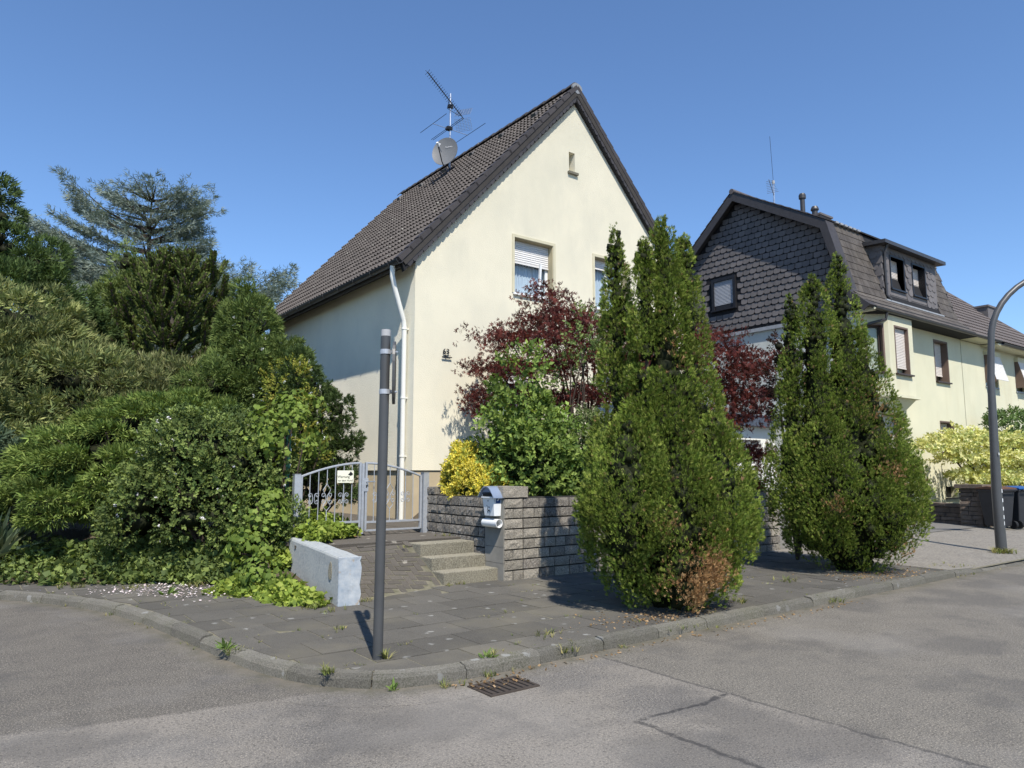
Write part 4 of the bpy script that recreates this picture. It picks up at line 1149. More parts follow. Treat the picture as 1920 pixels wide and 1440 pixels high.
for k, (z0, z1) in enumerate(((.1, .33), (.336, .55), (.556, 1.235))): mb.box((6.10, 8.262, z0), (6.124, 8.712, z1))
mb.build('concrete_face', M['pillar_smooth'], pil)
T = wframe((6.11, 8.25, 0), (1, 0, 0), (0, 1, 0))
for c in range(8): block_course(pil, T, .335, .1 + c * CH, CH, [M['block']], 120 + c, (.335,) if c % 2 else (.16, .175))
for a, (T_, L_) in enumerate(((wframe((6.075, 8.23, 0), (1, 0, 0), (0, 1, 0)), .44), (wframe((6.085, 8.75, 0), (0, -1, 0), (1, 0, 0)), .50))):
    me = rough_block(L_, .15, .2 if a == 0 else .42, M['block_dark'] if a else M['block'], 'capstone', 300 + a, amp=.008); place(bpy.data.objects.new('capstone', me), pil, T_ @ Matrix.Translation((0, .002 * a, 1.24 + .002 * a)))

steps = thing('steps', 'three rough concrete steps up to the garden gate', 'steps', (5.7, 8.9, .1))
for k in range(3):
    y0 = 8.40 + k * .29
    x1 = 6.13 if k == 0 else 6.095
    mb = MB()
    nx = 9; z1 = .1 + .165 * (k + 1)
    mb.box((5.22 - k * .012, y0, .02), (x1, 9.34, z1))
    mb.build('step', M['step'], steps, bevel=.012)

# the painted stub wall
bw = thing('stub_wall', 'low pale blue painted concrete wall with flaking end beside the ramp', 'wall', (3.65, 9.0, .1))
ux = Vector((.115, 1, 0)).normalized(); uy = Vector((ux.y, -ux.x, 0))
o0 = Vector((3.49, 7.86, 0))
TB = frame(ux, -uy, Vector((0, 0, 1)), o0)
mb = MB(); nseg = 10; L = 2.55
rr = random.Random(5)
nz = 6
vs = []; fs = []
def wtop(u): return .635 + .05 * u / L
sec = [(0, 0), (0, .2), (0, .4), (0, .6), (0, .8), (0, .97), (-.012, 1.0), (-.13, 1.004), (-.25, 1.0), (-.265, .97), (-.265, .7), (-.265, .45), (-.265, .2), (-.265, 0)]
for i in range(nseg + 1):
    u = L * i / nseg
    for y, t in sec: vs.append((u + rr.uniform(-.004, .004), y + rr.uniform(-.0012, .0012), .03 + (wtop(u) - .03) * t + (rr.uniform(-.004, .003) if t > .9 else 0)))
m_ = len(sec)
for i in range(nseg):
    for k in range(m_ - 1): fs.append((i * m_ + k, i * m_ + k + 1, (i + 1) * m_ + k + 1, (i + 1) * m_ + k))
fs.append(tuple(range(m_ * nseg, m_ * (nseg + 1))))
mb.add(vs, fs, TB); mb.build('wall_body', M['bluewall'], bw)
# end face: broken, plaster flaked off its right edge
mb = MB(); E_ = []
ys = [0, -.07, -.14, -.21, -.265]; zs = [0.0, .16, .32, .48, .64, .8, .93, 1.0]
for j, t in enumerate(zs):
    for i, y in enumerate(ys):
        yy = y + (.03 * (rr.random()) if i == 4 and j in (1, 3, 4, 6) else 0); 
        E_.append((-.012 - rr.uniform(0, .012), yy, .03 + (.635 - .03) * t))
f_ = []
for j in range(len(zs) - 1):
    for i in range(4): a = j * 5 + i; f_.append((a, a + 1, a + 6, a + 5))
nE = len(E_)
ring = [0, 1, 2, 3, 4] + [j * 5 + 4 for j in range(1, 8)] + [38, 37, 36, 35] + [j * 5 for j in range(6, 0, -1)]
E_ += [(.01, E_[i][1], E_[i][2]) for i in ring]
f_ += [(ring[i], ring[(i + 1) % len(ring)], nE + (i + 1) % len(ring), nE + i) for i in range(len(ring))]
mb.add(E_, f_, TB); mb.build('wall_end', M['bluewall_bare'], bw)
mb = MB(); n_ = 11; vs = [(.30 + (.055 + .02 * rr.random()) * math.cos(2 * math.pi * k / n_), .007, .45 + (.085 + .03 * rr.random()) * math.sin(2 * math.pi * k / n_)) for k in range(n_)]
mb.prism(vs, (0, -.02, 0), TB); mb.build('chipped_patch', M['step'], bw)

# gate
GY = 10.40
gate = thing('garden_gate', 'pale galvanised double gate with scrollwork and arched top', 'gate', (5.0, GY, .62))
def post(x, z0, z1, w=.07):
    mb = MB(); mb.box((x - w / 2, GY - w / 2, z0), (x + w / 2, GY + w / 2, z1)); mb.box((x - w / 2 - .004, GY - w / 2 - .004, z1), (x + w / 2 + .004, GY + w / 2 + .004, z1 + .008)); return mb.build('gate_post', M['galv'], gate)
post(6.08, .55, 1.585, .10); post(3.93, .55, 1.56, .09)
def arch(x): return 1.50 + .235 * math.sin(math.pi * min(1, max(0, (x - 3.93) / 2.15))) ** .9
for (xa, xb, zb_) in ((4.0, 4.93, .845), (5.03, 6.00, .83)):
    fr = MB()
    fr.tube([(xa + (xb - xa) * k / 10, GY, arch(xa + (xb - xa) * k / 10)) for k in range(11)], .017, 6)
    leaf = fr.build('gate_leaf', M['galv'], gate)
    mb = MB(); mb.box((xa, GY - .015, zb_ - .015), (xb, GY + .015, zb_ + .015)); mb.build('rail', M['galv'], leaf)
    for xx, wd in ((xa, .035), (xb, .035)):
        mb = MB(); mb.box((xx - wd / 2, GY - wd / 2, .70 if xa > 5 else .76), (xx + wd / 2, GY + wd / 2, arch(xx) + .01)); mb.build('stile', M['galv'], leaf)
    nb_ = 7
    for k in range(1, nb_):
        x = xa + (xb - xa) * k / nb_
        mb = MB()
        if k == 3:    # diamond bar
            mb.tube([(x, GY, zb_), (x, GY, 1.02)], .007, 5); mb.tube([(x, GY, 1.42), (x, GY, arch(x))], .007, 5)
            for sg in (1, -1): mb.tube([(x, GY, 1.02), (x + sg * .06, GY, 1.09), (x + sg * .012, GY, 1.17), (x + sg * .012, GY, 1.24), (x + sg * .06, GY, 1.33), (x, GY, 1.42)], .006, 5)
        else: mb.tube([(x, GY, zb_), (x, GY, arch(x))], .0075, 6)
        mb.build('bar', M['galv'], leaf)
    for k in (1.45, 3, 5):
        x = xa + (xb - xa) * k / nb_
        for sg in (1, -1):
            for up in (1, -1):
                pts = []
                for q in range(15):
                    a_ = q / 14 * 2 * math.pi * 1.15; r_ = .040 * (1 - q / 19)
                    pts.append((x + sg * (.020 + .032 + -r_ * math.cos(a_) * .9), GY, 1.205 + up * (.045 + r_ * math.sin(a_) * .95)))
                mb = MB(); mb.tube([(x + sg * .012, GY, 1.205)] + pts, .0055, 5); mb.build('scroll', M['galv'], leaf)
    if xa > 5:
        mb = MB(); mb.box((xa, GY - .013, .69), (xb, GY + .013, .716)); mb.build('bottom_rail', M['galv'], leaf)
mb = MB(); mb.box((4.955, GY - .02, .66), (4.995, GY + .02, 1.73)); mb.box((4.99, GY - .028, 1.30), (5.06, GY + .02, 1.50)); lk = mb.build('lock_stile', M['galv'], gate)
mb = MB(); mb.tube([(5.03, GY - .03, 1.45), (5.03, GY - .075, 1.45), (5.15, GY - .075, 1.45)], .010, 6); mb.build('handle', M['alu'], lk)
mb = MB(); mb.box((5.02, GY - .034, 1.36), (5.04, GY - .029, 1.40)); mb.build('keyhole', M['ink'], lk)
sg_ = thing('warning_sign', 'small cream dog warning sign hung on the gate', 'sign', (4.68, GY - .03, 1.44))
mb = MB(); mb.box((4.545, GY - .030, 1.435), (4.81, GY - .024, 1.62)); mb.build('sign_panel', M['signface'], sg_)
ST = lambda x, z: frame(Vector((1, 0, 0)), Vector((0, 0, 1)), Vector((0, -1, 0)), (x, GY - .032, z))
textobj('Warnung', .052, ST(4.645, 1.525), M['ink'], 'lettering', sg_, .0006)
textobj('vor dem Hund!', .040, ST(4.677, 1.468), M['ink'], 'lettering', sg_, .0006)
mb = MB(); mb.prism([(4.715 + a * .075, GY - .0335, 1.535 + b * .075) for a, b in [(0, .35), (.25, .5), (.45, .75), (.62, 1.0), (.72, .8), (.95, .62), (1.1, .4), (.95, .2), (.75, .15), (.6, 0), (.45, .15), (.2, .22)]], (0, .003, 0)); mb.build('dog_head_print', M['ink'], sg_)
# yellow clinker threshold under the left leaf
tsd = thing('brick_edging', 'row of yellow clinker bricks under the left half of the gate', 'edging', (4.4, GY + .1, .63))
for k in range(7):
    mb = MB(); mb.box((4.02 + k * .125, GY - .03, .60), (4.135 + k * .125, GY + .18, .742 + RND.uniform(-.003, .003))); mb.build('brick', M['yellow_brick'], tsd, bevel=.005)

# mailbox on the pillar, newspaper tube below
mbx = thing('mailbox', 'white mailbox with curved blue-grey roof on the pillar', 'mailbox', (6.03, 8.44, 1.0))
def mx_sec(z, w, d0): return [(6.098 - d0, 8.44 - w / 2, z), (6.098, 8.44 - w / 2, z), (6.098, 8.44 + w / 2, z), (6.098 - d0, 8.44 + w / 2, z)]
mb = MB(); vs = mx_sec(.985, .235, .115) + mx_sec(1.285, .285, .145)
mb.add(vs, [(0, 3, 2, 1), (4, 5, 6, 7), (0, 1, 5, 4), (1, 2, 6, 5), (2, 3, 7, 6), (3, 0, 4, 7)]); body = mb.build('body', M['mail_white'], mbx, bevel=.006)
mb = MB(); n = 12; pr = []
for k in range(n + 1):
    t = -1 + 2 * k / n; pr.append((8.44 + t * .19, 1.285 + .115 * math.cos(t * math.pi * .5) ** 1.0 - .035 * abs(t) ** 3))
ring = [(y, z) for y, z in pr] + [(y, z - .016) for y, z in pr[::-1]]
mb.prism([(5.915, y, z) for y, z in ring], (.185, 0, 0)); mb.build('roof', M['mail_grey'], mbx, smooth=True)
mb = MB(); mb.prism([(5.946, y, z - .018) for y, z in pr[2:-2]], (.15, 0, 0)); mb.build('gable_panel', M['mail_grey'], mbx)
mb = MB(); mb.box((5.945, 8.33, 1.255), (5.955, 8.55, 1.292)); mb.build('letter_slot', M['ink'], mbx)
mb = MB(); mb.box((5.935, 8.305, 1.235), (5.952, 8.575, 1.252)); mb.build('slot_flap', M['mail_white'], mbx)
# posthorn emblem on the front
H = wframe((5.974, 8.44, 1.085), (0, -1, 0), (1, 0, .09)); mb = MB()
pts = [(.026 * math.cos(a), 0, .0 + .026 * math.sin(a)) for a in np.linspace(.6, 5.6, 12)]
mb.tube(pts, .006, 5, T=H); mb.tube([(-.02, 0, .02), (-.042, 0, .05)], [.004, .010], 5, T=H); mb.tube([(.02, 0, .02), (.040, 0, .05)], .005, 5, T=H); mb.tube([(-.012, 0, -.024), (-.03, 0, -.05)], .005, 5, T=H); mb.tube([(.012, 0, -.024), (.03, 0, -.05)], .005, 5, T=H); mb.build('posthorn_emblem', M['ink'], body)
mb = MB(); mb.box((5.958, 8.435, 1.185), (5.967, 8.447, 1.205)); mb.build('key_lock', M['ink'], body)
SY = lambda z: 8.44 - (.235 + (.05) * (z - .985) / .30) / 2 - .0025
mb = MB(); mb.add([(6.0, SY(1.165), 1.165), (6.075, SY(1.165), 1.165), (6.075, SY(1.25), 1.25), (6.0, SY(1.25), 1.25)], [(0, 1, 2, 3)]); stk = mb.build('blue_sticker', M['sticker'], body)
mb = MB(); q = .0018
mb.add([(6.012, SY(1.20) - q, 1.200), (6.03, SY(1.19) - q, 1.190), (6.066, SY(1.232) - q, 1.232), (6.045, SY(1.24) - q, 1.240)], [(0, 1, 2, 3)]); mb.build('sticker_mark', M['mail_white'], stk)
tub = thing('newspaper_tube', 'white newspaper tube mounted below the mailbox', 'tube', (6.03, 8.45, .83))
mb = MB(); Tt = frame(Vector((1, 0, 0)), Vector((0, 0, -1)), Vector((0, 1, 0)), (6.04, 8.28, .885)); 
mb.lathe([(.050, .30), (.053, 0), (.060, 0), (.060, .31), (.057, .36), (.05, .36)], 20, Tt)
mb.f = [f for f in mb.f if len(f) == 4]; mb.mi = [0] * len(mb.f)
mb.build('tube_shell', M['white'], tub, smooth=True)
mb = MB(); mb.lathe([(.0, .298), (.052, .30)], 20, Tt); mb.build('tube_back', M['white'], tub)

# ------------------------------------------------------------------ posts, lamp, bins, drain
sp = thing('sign_post', 'dark grey sign post on the pavement corner, sign seen edge on', 'sign post', (2.80, 5.50, .1))
mb = MB(); mb.tube([(2.80, 5.50, .05), (2.812, 5.50, 2.76)], .041, 20); mb.build('post', M['post'], sp, smooth=True)
mb = MB(); mb.tube([(2.812, 5.50, 2.745), (2.812, 5.50, 2.80)], .0415, 20); mb.build('post_cap', M['post_light'], sp, smooth=True)
for z in (2.61, 2.27):
    mb = MB(); mb.tube([(2.813, 5.50, z - .02), (2.813, 5.50, z + .02)], .047, 20); mb.box((2.85, 5.46, z - .014), (2.885, 5.49, z + .014)); mb.tube([(2.845, 5.445, z), (2.90, 5.45, z)], .008, 6); mb.build('clamp', M['galv'], sp)
sdv = Vector((.50, .866, 0))     # the plate runs away from the camera
Ts = frame(sdv, Vector((0, 0, 1)), sdv.cross(Vector((0, 0, 1))), (2.885, 5.50, 2.44))
mb = MB(); ov_ = []
for k in range(28):
    a = 2 * math.pi * k / 28; c_, s_ = math.cos(a), math.sin(a)
    ov_.append((.17 * math.copysign(abs(c_) ** .8, c_) + .02, .27 * math.copysign(abs(s_) ** .8, s_), 0))
mb.prism(ov_, (0, 0, .022), Ts); mb.build('sign_plate', M['post'], sp)

lamp = thing('street_lamp', 'dark grey street lamp with curved arm at the right edge', 'street lamp', (16.1, 5.68, .08))
pts = [(16.12, 5.68, .03), (16.10, 5.68, 1.2), (16.26, 5.68, 3.4)]
pts2 = [(16.36, 5.66, 4.15)]
for k in range(1, 12):
    a = math.pi * .5 * k / 11
    pts2.append((16.36 + 1.9 * (1 - math.cos(a)) * .78, 5.66 - 1.9 * (1 - math.cos(a)) * .55, 4.15 + 1.55 * math.sin(a)))
pts2.append((18.4, 4.2, 5.72))
mb = MB(); mb.tube(pts + pts2, [.098, .090, .066] + [.062 - .001 * k for k in range(len(pts2))], 18); mb.build('lamp_pole', M['post'], lamp, smooth=True)
mb = MB(); hd = Vector((.81, -.58, 0)); hs = Vector((.58, .81, 0)); Th = frame(hd, hs, Vector((0, 0, 1)), (18.3, 4.26, 5.64))
mb.add([(0, -.06, .0), (0, .06, 0), (0, .05, .14), (0, -.05, .14), (.55, -.13, -.02), (.55, .13, -.02), (.55, .10, .13), (.55, -.10, .13), (.78, -.06, .0), (.78, .06, 0), (.78, .05, .07), (.78, -.05, .07)],
       [(0, 1, 2, 3), (0, 4, 5, 1), (1, 5, 6, 2), (2, 6, 7, 3), (3, 7, 4, 0), (4, 8, 9, 5), (5, 9, 10, 6), (6, 10, 11, 7), (7, 11, 8, 4), (8, 11, 10, 9)], Th); mb.build('lamp_head', M['post'], lamp, bevel=.02)
mb = MB(); mb.box((.2, -.08, -.03), (.6, .08, -.005), Th); mb.build('lamp_glass', M['white'], lamp)
for k, z in enumerate((1.20, 1.02, .86, .70, .58, 1.92)):
    Tn = frame(Vector((.60, -.80, 0)), Vector((0, 0, 1)), Vector((-.80, -.60, 0)), (16.105, 5.68, z))
    mb = MB(); a0, a1 = (.35, .62)
    mb.add([(.0935 * math.sin(a), h_, .0935 * math.cos(a)) for h_ in (0, .07 if k < 5 else .05) for a in (.75, .95, 1.15)], [(0, 1, 4, 3), (1, 2, 5, 4)], Tn); mb.build('number_sticker', M['mail_white'], lamp)

def bin_(x, y, lid, rot, label):
    b = thing('wheelie_bin', label, 'bin', (x, y, .16), 'bins beside the stone pillar')
    T = Matrix.Translation((x, y, .16)) @ Matrix.Rotation(R(rot), 4, 'Z')
    mb = MB(); w0, d0, w1, d1 = .40, .42, .54, .60
    mb.add([(-w0 / 2, -d0 / 2, .06), (w0 / 2, -d0 / 2, .06), (w0 / 2, d0 / 2, .06), (-w0 / 2, d0 / 2, .06), (-w1 / 2, -d1 / 2, .96), (w1 / 2, -d1 / 2, .96), (w1 / 2, d1 / 2, .96), (-w1 / 2, d1 / 2, .96)],
           [(0, 3, 2, 1), (4, 5, 6, 7), (0, 1, 5, 4), (1, 2, 6, 5), (2, 3, 7, 6), (3, 0, 4, 7)], T); mb.build('bin_body', M['bin'], b, bevel=.02)
    mb = MB(); mb.box((-.29, -.32, .94), (.29, .32, .985), T); mb.build('bin_rim', M['bin'], b, bevel=.008)
    mb = MB(); mb.prism([(-.30, -.33, .99), (-.30, .34, .99), (-.30, .34, 1.03), (-.30, .0, 1.075), (-.30, -.33, 1.03)], (.60, 0, 0), T); mb.build('lid', lid, b, bevel=.012)
    mb = MB(); mb.tube([(-.24, .39, .98), (.24, .39, .98)], .018, 8, T=T); mb.tube([(-.2, .30, .96), (-.2, .39, .98)], .015, 6, T=T); mb.tube([(.2, .30, .96), (.2, .39, .98)], .015, 6, T=T); mb.build('handle', M['bin'], b)
    for s in (-1, 1):
        mb = MB(); mb.tube([(s * .20, .24, .10), (s * .27, .24, .10)], .10, 16, T=T); mb.build('wheel', M['rubber'], b)
bin_(21.35, 7.55, M['bin_brown'], 160, 'black wheelie bin with brown lid next to the stone pillar')
bin_(22.05, 7.38, M['bin_blue'], 165, 'black wheelie bin with blue lid half cut off at the right edge')

# rubble pillar and low wall by the neighbour's drive
def rubble(parent, T, length, z0, z1, seed, sizes=(.22, .4), depth=.12):
    rr = random.Random(seed); z = z0; k = 0
    while z < z1 - .03:
        h = min(rr.uniform(.09, .17), z1 - z)
        if z1 - z - h < .06: h = z1 - z
        x = 0
        while x < length - .01:
            w = min(rr.uniform(*sizes), length - x)
            if length - x - w < .1: w = length - x
            me = rough_block(w - .014, h - .014, depth, M['stone'], 'stone', seed * 31 + k, 3, 2, .022, .02)
            place(bpy.data.objects.new('stone', me), parent, T @ Matrix.Translation((x, rr.uniform(-.012, .006), z)))
            x += w; k += 1
        z += h
spl = thing('stone_pillar', 'brown rubble stone pillar with flat cap by the driveway', 'pillar', (21.65, 8.15, .1))
mb = MB(); mb.box((21.44, 7.94, .05), (21.92, 8.42, 1.16)); mb.build('pillar_core', M['mortar'], spl)
rubble(spl, wframe((21.40, 7.91, 0), (1, 0, 0), (0, 1, 0)), .55, .12, 1.16, 7, (.2, .36)); rubble(spl, wframe((21.41, 8.45, 0), (0, -1, 0), (1, 0, 0)), .53, .12, 1.16, 8, (.2, .36))
me = rough_block(.70, .10, .68, M['stone'], 'capstone', 77, 4, 2, .01); place(bpy.data.objects.new('capstone', me), spl, Matrix.Translation((21.33, 7.85, 1.165)))
lw = thing('stone_wall', 'low brown rubble wall beside the neighbour driveway', 'wall', (21.9, 9.8, .15))
wa = Vector((21.62, 8.46, 0)); wb = Vector((22.35, 11.0, 0)); wu = (wa - wb).normalized(); wi = Vector((-wu.y, wu.x, 0)); WL = (wa - wb).length
Tw = frame(wu, wi, Vector((0, 0, 1)), wb)
mb = MB(); mb.box((0, .03, .05), (WL, .3, .66), Tw); mb.build('wall_core', M['mortar'], lw)
rubble(lw, Tw, WL, .15, .64, 9, (.3, .55))
for k in range(5):
    me = rough_block(WL / 5 - .015, .09, .40, M['stone'], 'capstone', 400 + k, 4, 2, .012); place(bpy.data.objects.new('capstone', me), lw, Tw @ Matrix.Translation((k * WL / 5, -.04, .645)))

# street drain
dr = thing('drain_grate', 'rusty cast iron drain grate at the kerb', 'drain', (3.36, 4.54, 0))
mb = MB(); mb.add([(3.17, 4.43, .0065), (3.57, 4.43, .0065), (3.57, 4.69, .0065), (3.17, 4.69, .0065)], [(0, 1, 2, 3)]); mb.build('pit', M['ink'], dr)
mb = MB()
for a, b in (((3.145, 4.405), (3.595, 4.43)), ((3.145, 4.69), (3.595, 4.715)), ((3.145, 4.43), (3.17, 4.69)), ((3.57, 4.43), (3.595, 4.69))): mb.box((*a, .0), (*b, .011))
mb.build('frame', M['iron'], dr)
for k in range(7):
    x = 3.182 + k * .055
    mb = MB(); mb.box((x, 4.43, .007), (x + .034, 4.69, .013)); mb.build('bar', M['iron'], dr)

# ------------------------------------------------------------------ foliage engine
def unit(a): return a / np.maximum(np.linalg.norm(a, axis=-1, keepdims=True), 1e-9)

def t_fan(n=4, spread=42, w=.10, L=1.0, side=.55, seed=0, curl=.12):
    """flat spray: axis along z, leaflets in the xz plane; diamonds as quads"""
    rg = np.random.default_rng(seed); V = []; F = []
    def diamond(o, d, l, wd, nrm):
        b = len(V); s = np.cross(d, nrm); s /= np.linalg.norm(s)
        V.extend([o, o + d * l * .45 + s * wd, o + d * l, o + d * l * .45 - s * wd]); F.append((b, b + 1, b + 2, b + 3))
    nrm = np.array([0, 1., 0])
    diamond(np.array([0, 0, 0.]), np.array([0, 0, 1.]), L, w * .9, nrm)
    for i in range(n):
        z = .12 + .62 * i / n
        for sg in (1, -1):
            a = math.radians(spread + rg.uniform(-8, 8)); d = np.array([sg * math.sin(a), rg.uniform(-curl, curl) * 2, math.cos(a)]); d /= np.linalg.norm(d)
            diamond(np.array([0, 0, z]), d, side * (1 - .45 * i / n), w, np.array([rg.uniform(-.4, .4), 1, rg.uniform(-.4, .4)]))
    return np.array(V), np.array(F)

def t_sprig(n=6, ll=.42, lw=.14, seed=0, droop=.0, open_=55):
    """twig with broad leaves around it, each leaf two quads folded on the midrib"""
    rg = np.random.default_rng(seed); V = []; F = []
    for i in range(n):
        z = .15 + .8 * i / max(1, n - 1); a = i * 2.4 + rg.uniform(-.4, .4); t = math.radians(open_ * (1 - .45 * i / n) + rg.uniform(-12, 12))
        d = np.array([math.cos(a) * math.sin(t), math.sin(a) * math.sin(t), math.cos(t) - droop]); d /= np.linalg.norm(d)
        s = np.cross(d, np.array([0, 0, 1.]) + rg.normal(0, .3, 3)); s /= np.linalg.norm(s); u = np.cross(s, d)
        o = np.array([0, 0, z]); l = ll * rg.uniform(.8, 1.15); b = len(V)
        V.extend([o, o + d * l * .4 + s * lw + u * lw * .3, o + d * l - u * l * .12, o + d * l * .4 - s * lw + u * lw * .3, o + d * l * .45])
        F.append((b, b + 1, b + 2, b + 4)); F.append((b, b + 4, b + 2, b + 3))
    return np.array(V), np.array(F)

def t_palmate(n=4, seed=0):
    """maple sprig: each leaf five narrow lobes"""
    rg = np.random.default_rng(seed); V = []; F = []
    for i in range(n):
        a = i * 2.4 + rg.uniform(-.5, .5); t = math.radians(rg.uniform(35, 80)); d = np.array([math.cos(a) * math.sin(t), math.sin(a) * math.sin(t), math.cos(t)])
        o = np.array([0, 0, .2 + .7 * i / n]); c = o + d * .18
        s = np.cross(d, np.array([0, 0, 1.]) + rg.normal(0, .35, 3)); s /= np.linalg.norm(s); u = np.cross(s, d)
        for k, l in zip((-2, -1, 0, 1, 2), (.30, .42, .5, .42, .30)):
            q = k * .72; e = d * math.cos(q) + s * math.sin(q) - u * .18; p = s * math.cos(q) - d * math.sin(q); b = len(V)
            V.extend([c, c + e * l * .42 + p * .055, c + e * l, c + e * l * .42 - p * .055]); F.append((b, b + 1, b + 2, b + 3))
    return np.array(V), np.array(F)

def t_blades(n=6, seed=0, w=.05, lean=.5, curve=.5):
    rg = np.random.default_rng(seed); V = []; F = []
    for i in range(n):
        a = rg.uniform(0, 6.28); le = rg.uniform(.15, lean); o = np.array([math.cos(a), math.sin(a), 0]) * rg.uniform(0, .08); l = rg.uniform(.6, 1.0)
        d = np.array([math.cos(a) * le, math.sin(a) * le, 1.]); d /= np.linalg.norm(d); s = np.array([-math.sin(a), math.cos(a), 0.])
        out = np.array([math.cos(a), math.sin(a), -.35]); b = len(V)
        m1 = o + d * l * .5; tip = o + d * l * .92 + out * curve * l * .35
        V.extend([o - s * w * .5, o + s * w * .5, m1 + s * w * .5, m1 - s * w * .5, tip])
        V.append(tip); F.append((b, b + 1, b + 2, b + 3)); F.append((b + 3, b + 2, b + 4, b + 5))
    return np.array(V), np.array(F)

class Fol:
    def __init__(s, seed): s.V = []; s.F = []; s.C = []; s.n = 0; s.rg = np.random.default_rng(seed)
    def put(s, tm, P, D, S, C, N=None, flat=None):
        """instances of a template; D growth direction, N optional normal hint, C colours per instance"""
        V, F = tm; m = len(P)
        if m == 0: return
        z = unit(D)
        h = s.rg.normal(0, 1, (m, 3)) if N is None else N
        y = unit(h - z * (h * z).sum(1, keepdims=True)); x = np.cross(y, z)
        Rm = np.stack([x, y, z], axis=2)
        W = np.einsum('mij,nj->mni', Rm, V) * S[:, None, None] + P[:, None, :]
        s.V.append(W.reshape(-1, 3)); s.F.append((F[None] + (np.arange(m) * len(V))[:, None, None] + s.n).reshape(-1, 4))
        cv = np.repeat(C, len(V), axis=0) * s.rg.uniform(.94, 1.06, (m * len(V), 1))
        s.C.append(cv); s.n += m * len(V)
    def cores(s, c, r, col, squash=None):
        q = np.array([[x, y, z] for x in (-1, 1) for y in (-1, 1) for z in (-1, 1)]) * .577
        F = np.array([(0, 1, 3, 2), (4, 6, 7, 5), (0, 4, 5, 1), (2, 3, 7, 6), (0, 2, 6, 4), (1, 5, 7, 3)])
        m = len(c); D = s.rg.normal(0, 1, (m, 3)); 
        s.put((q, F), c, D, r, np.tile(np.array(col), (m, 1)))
    def obj(s, name, mat, parent):
        V = np.concatenate(s.V); F = np.concatenate(s.F); C = np.concatenate(s.C)
        me = bpy.data.meshes.new(name)
        me.vertices.add(len(V)); me.vertices.foreach_set('co', V.astype(np.float32).ravel())
        me.loops.add(F.size); me.loops.foreach_set('vertex_index', F.astype(np.int32).ravel())
        me.polygons.add(len(F)); me.polygons.foreach_set('loop_start', np.arange(0, F.size, 4, dtype=np.int32))
        me.update(calc_edges=True)
        at = me.attributes.new('col', 'FLOAT_COLOR', 'POINT')
        at.data.foreach_set('color', np.concatenate([np.clip(C, 0, 1), np.ones((len(C), 1))], 1).astype(np.float32).ravel())
        me.materials.append(mat)
        return meshobj(name, me, parent)

GAIN = 1.35
def pal(rg, m, cols, jit=.18):
    """per-spray colour: blend between palette entries, brightness jitter"""
    c = np.array(cols); i = rg.integers(0, len(c), m); j = rg.integers(0, len(c), m); t = rg.random((m, 1))
    return (c[i] * t + c[j] * (1 - t)) * rg.uniform(1 - jit, 1 + jit, (m, 1)) * GAIN

def shell_points(rg, c, r, out, n, squash=1.0, bias=.9, lo=.72, hi=1.08):
    """n points per clump on its outward half; returns P, radial direction, clump index"""
    m = len(c); idx = np.repeat(np.arange(m), n)
    v = unit(rg.normal(0, 1, (m * n, 3)) + out[idx] * bias)
    rr = r[idx] * rg.uniform(lo, hi, m * n)
    sq = np.array([1, 1, squash])
    return c[idx] + v * rr[:, None] * sq, v, idx

def thin(rg, P, O, idx, keep=.38):
    tc = unit(np.array([0, 0, 1.6]) - P); w = (O[idx] * tc).sum(1)
    return (w > -.2) | (rg.random(len(P)) < keep)

def ellipsoid_clumps(rg, ells, dens, rad, zmin=None, lowcut=-.45):
    """clump centres on a union of ellipsoids [(centre, radii)]"""
    C = []; O = []; Rr = []
    for k, (c, r) in enumerate(ells):
        c = np.array(c); r = np.array(r)
        area = 4 * math.pi * ((r[0] * r[1]) ** 1.6 + (r[0] * r[2]) ** 1.6 + (r[1] * r[2]) ** 1.6) ** (1 / 1.6) / 3 ** (1 / 1.6)
        n = max(4, int(area * dens))
        v = unit(rg.normal(0, 1, (n * 2, 3))); v = v[v[:, 2] > lowcut][:n]
        p = c + v * r * rg.uniform(.78, 1.0, (len(v), 1))
        keep = np.ones(len(p), bool)
        for q, (c2, r2) in enumerate(ells):
            if q != k: keep &= (((p - np.array(c2)) / np.array(r2)) ** 2).sum(1) > .55
        if zmin is not None: keep &= p[:, 2] > zmin
        C.append(p[keep]); O.append(unit(v[keep] / r)); Rr.append(rg.uniform(*rad, keep.sum()))
    return np.concatenate(C), np.concatenate(O), np.concatenate(Rr)

def limbs(parent, name, base, targets, r0, mat, bend=.25, seed=0, rmin=.012, split=.35):
    rr = random.Random(seed); mb = MB(); base = Vector(base)
    for t in targets:
        t = Vector(t); d = t - base; k = base + d * split + Vector((0, 0, d.length * bend)) * .5 + Vector((rr.uniform(-.1, .1), rr.uniform(-.1, .1), 0)) * d.length
        pts = []
        for i in range(7):
            u = i / 6; pts.append(base * (1 - u) ** 2 + k * 2 * u * (1 - u) + t * u * u)
        mb.tube(pts, [max(rmin, r0 * (1 - .85 * i / 6)) for i in range(7)], 6)
    return mb.build(name, mat, parent, smooth=True)

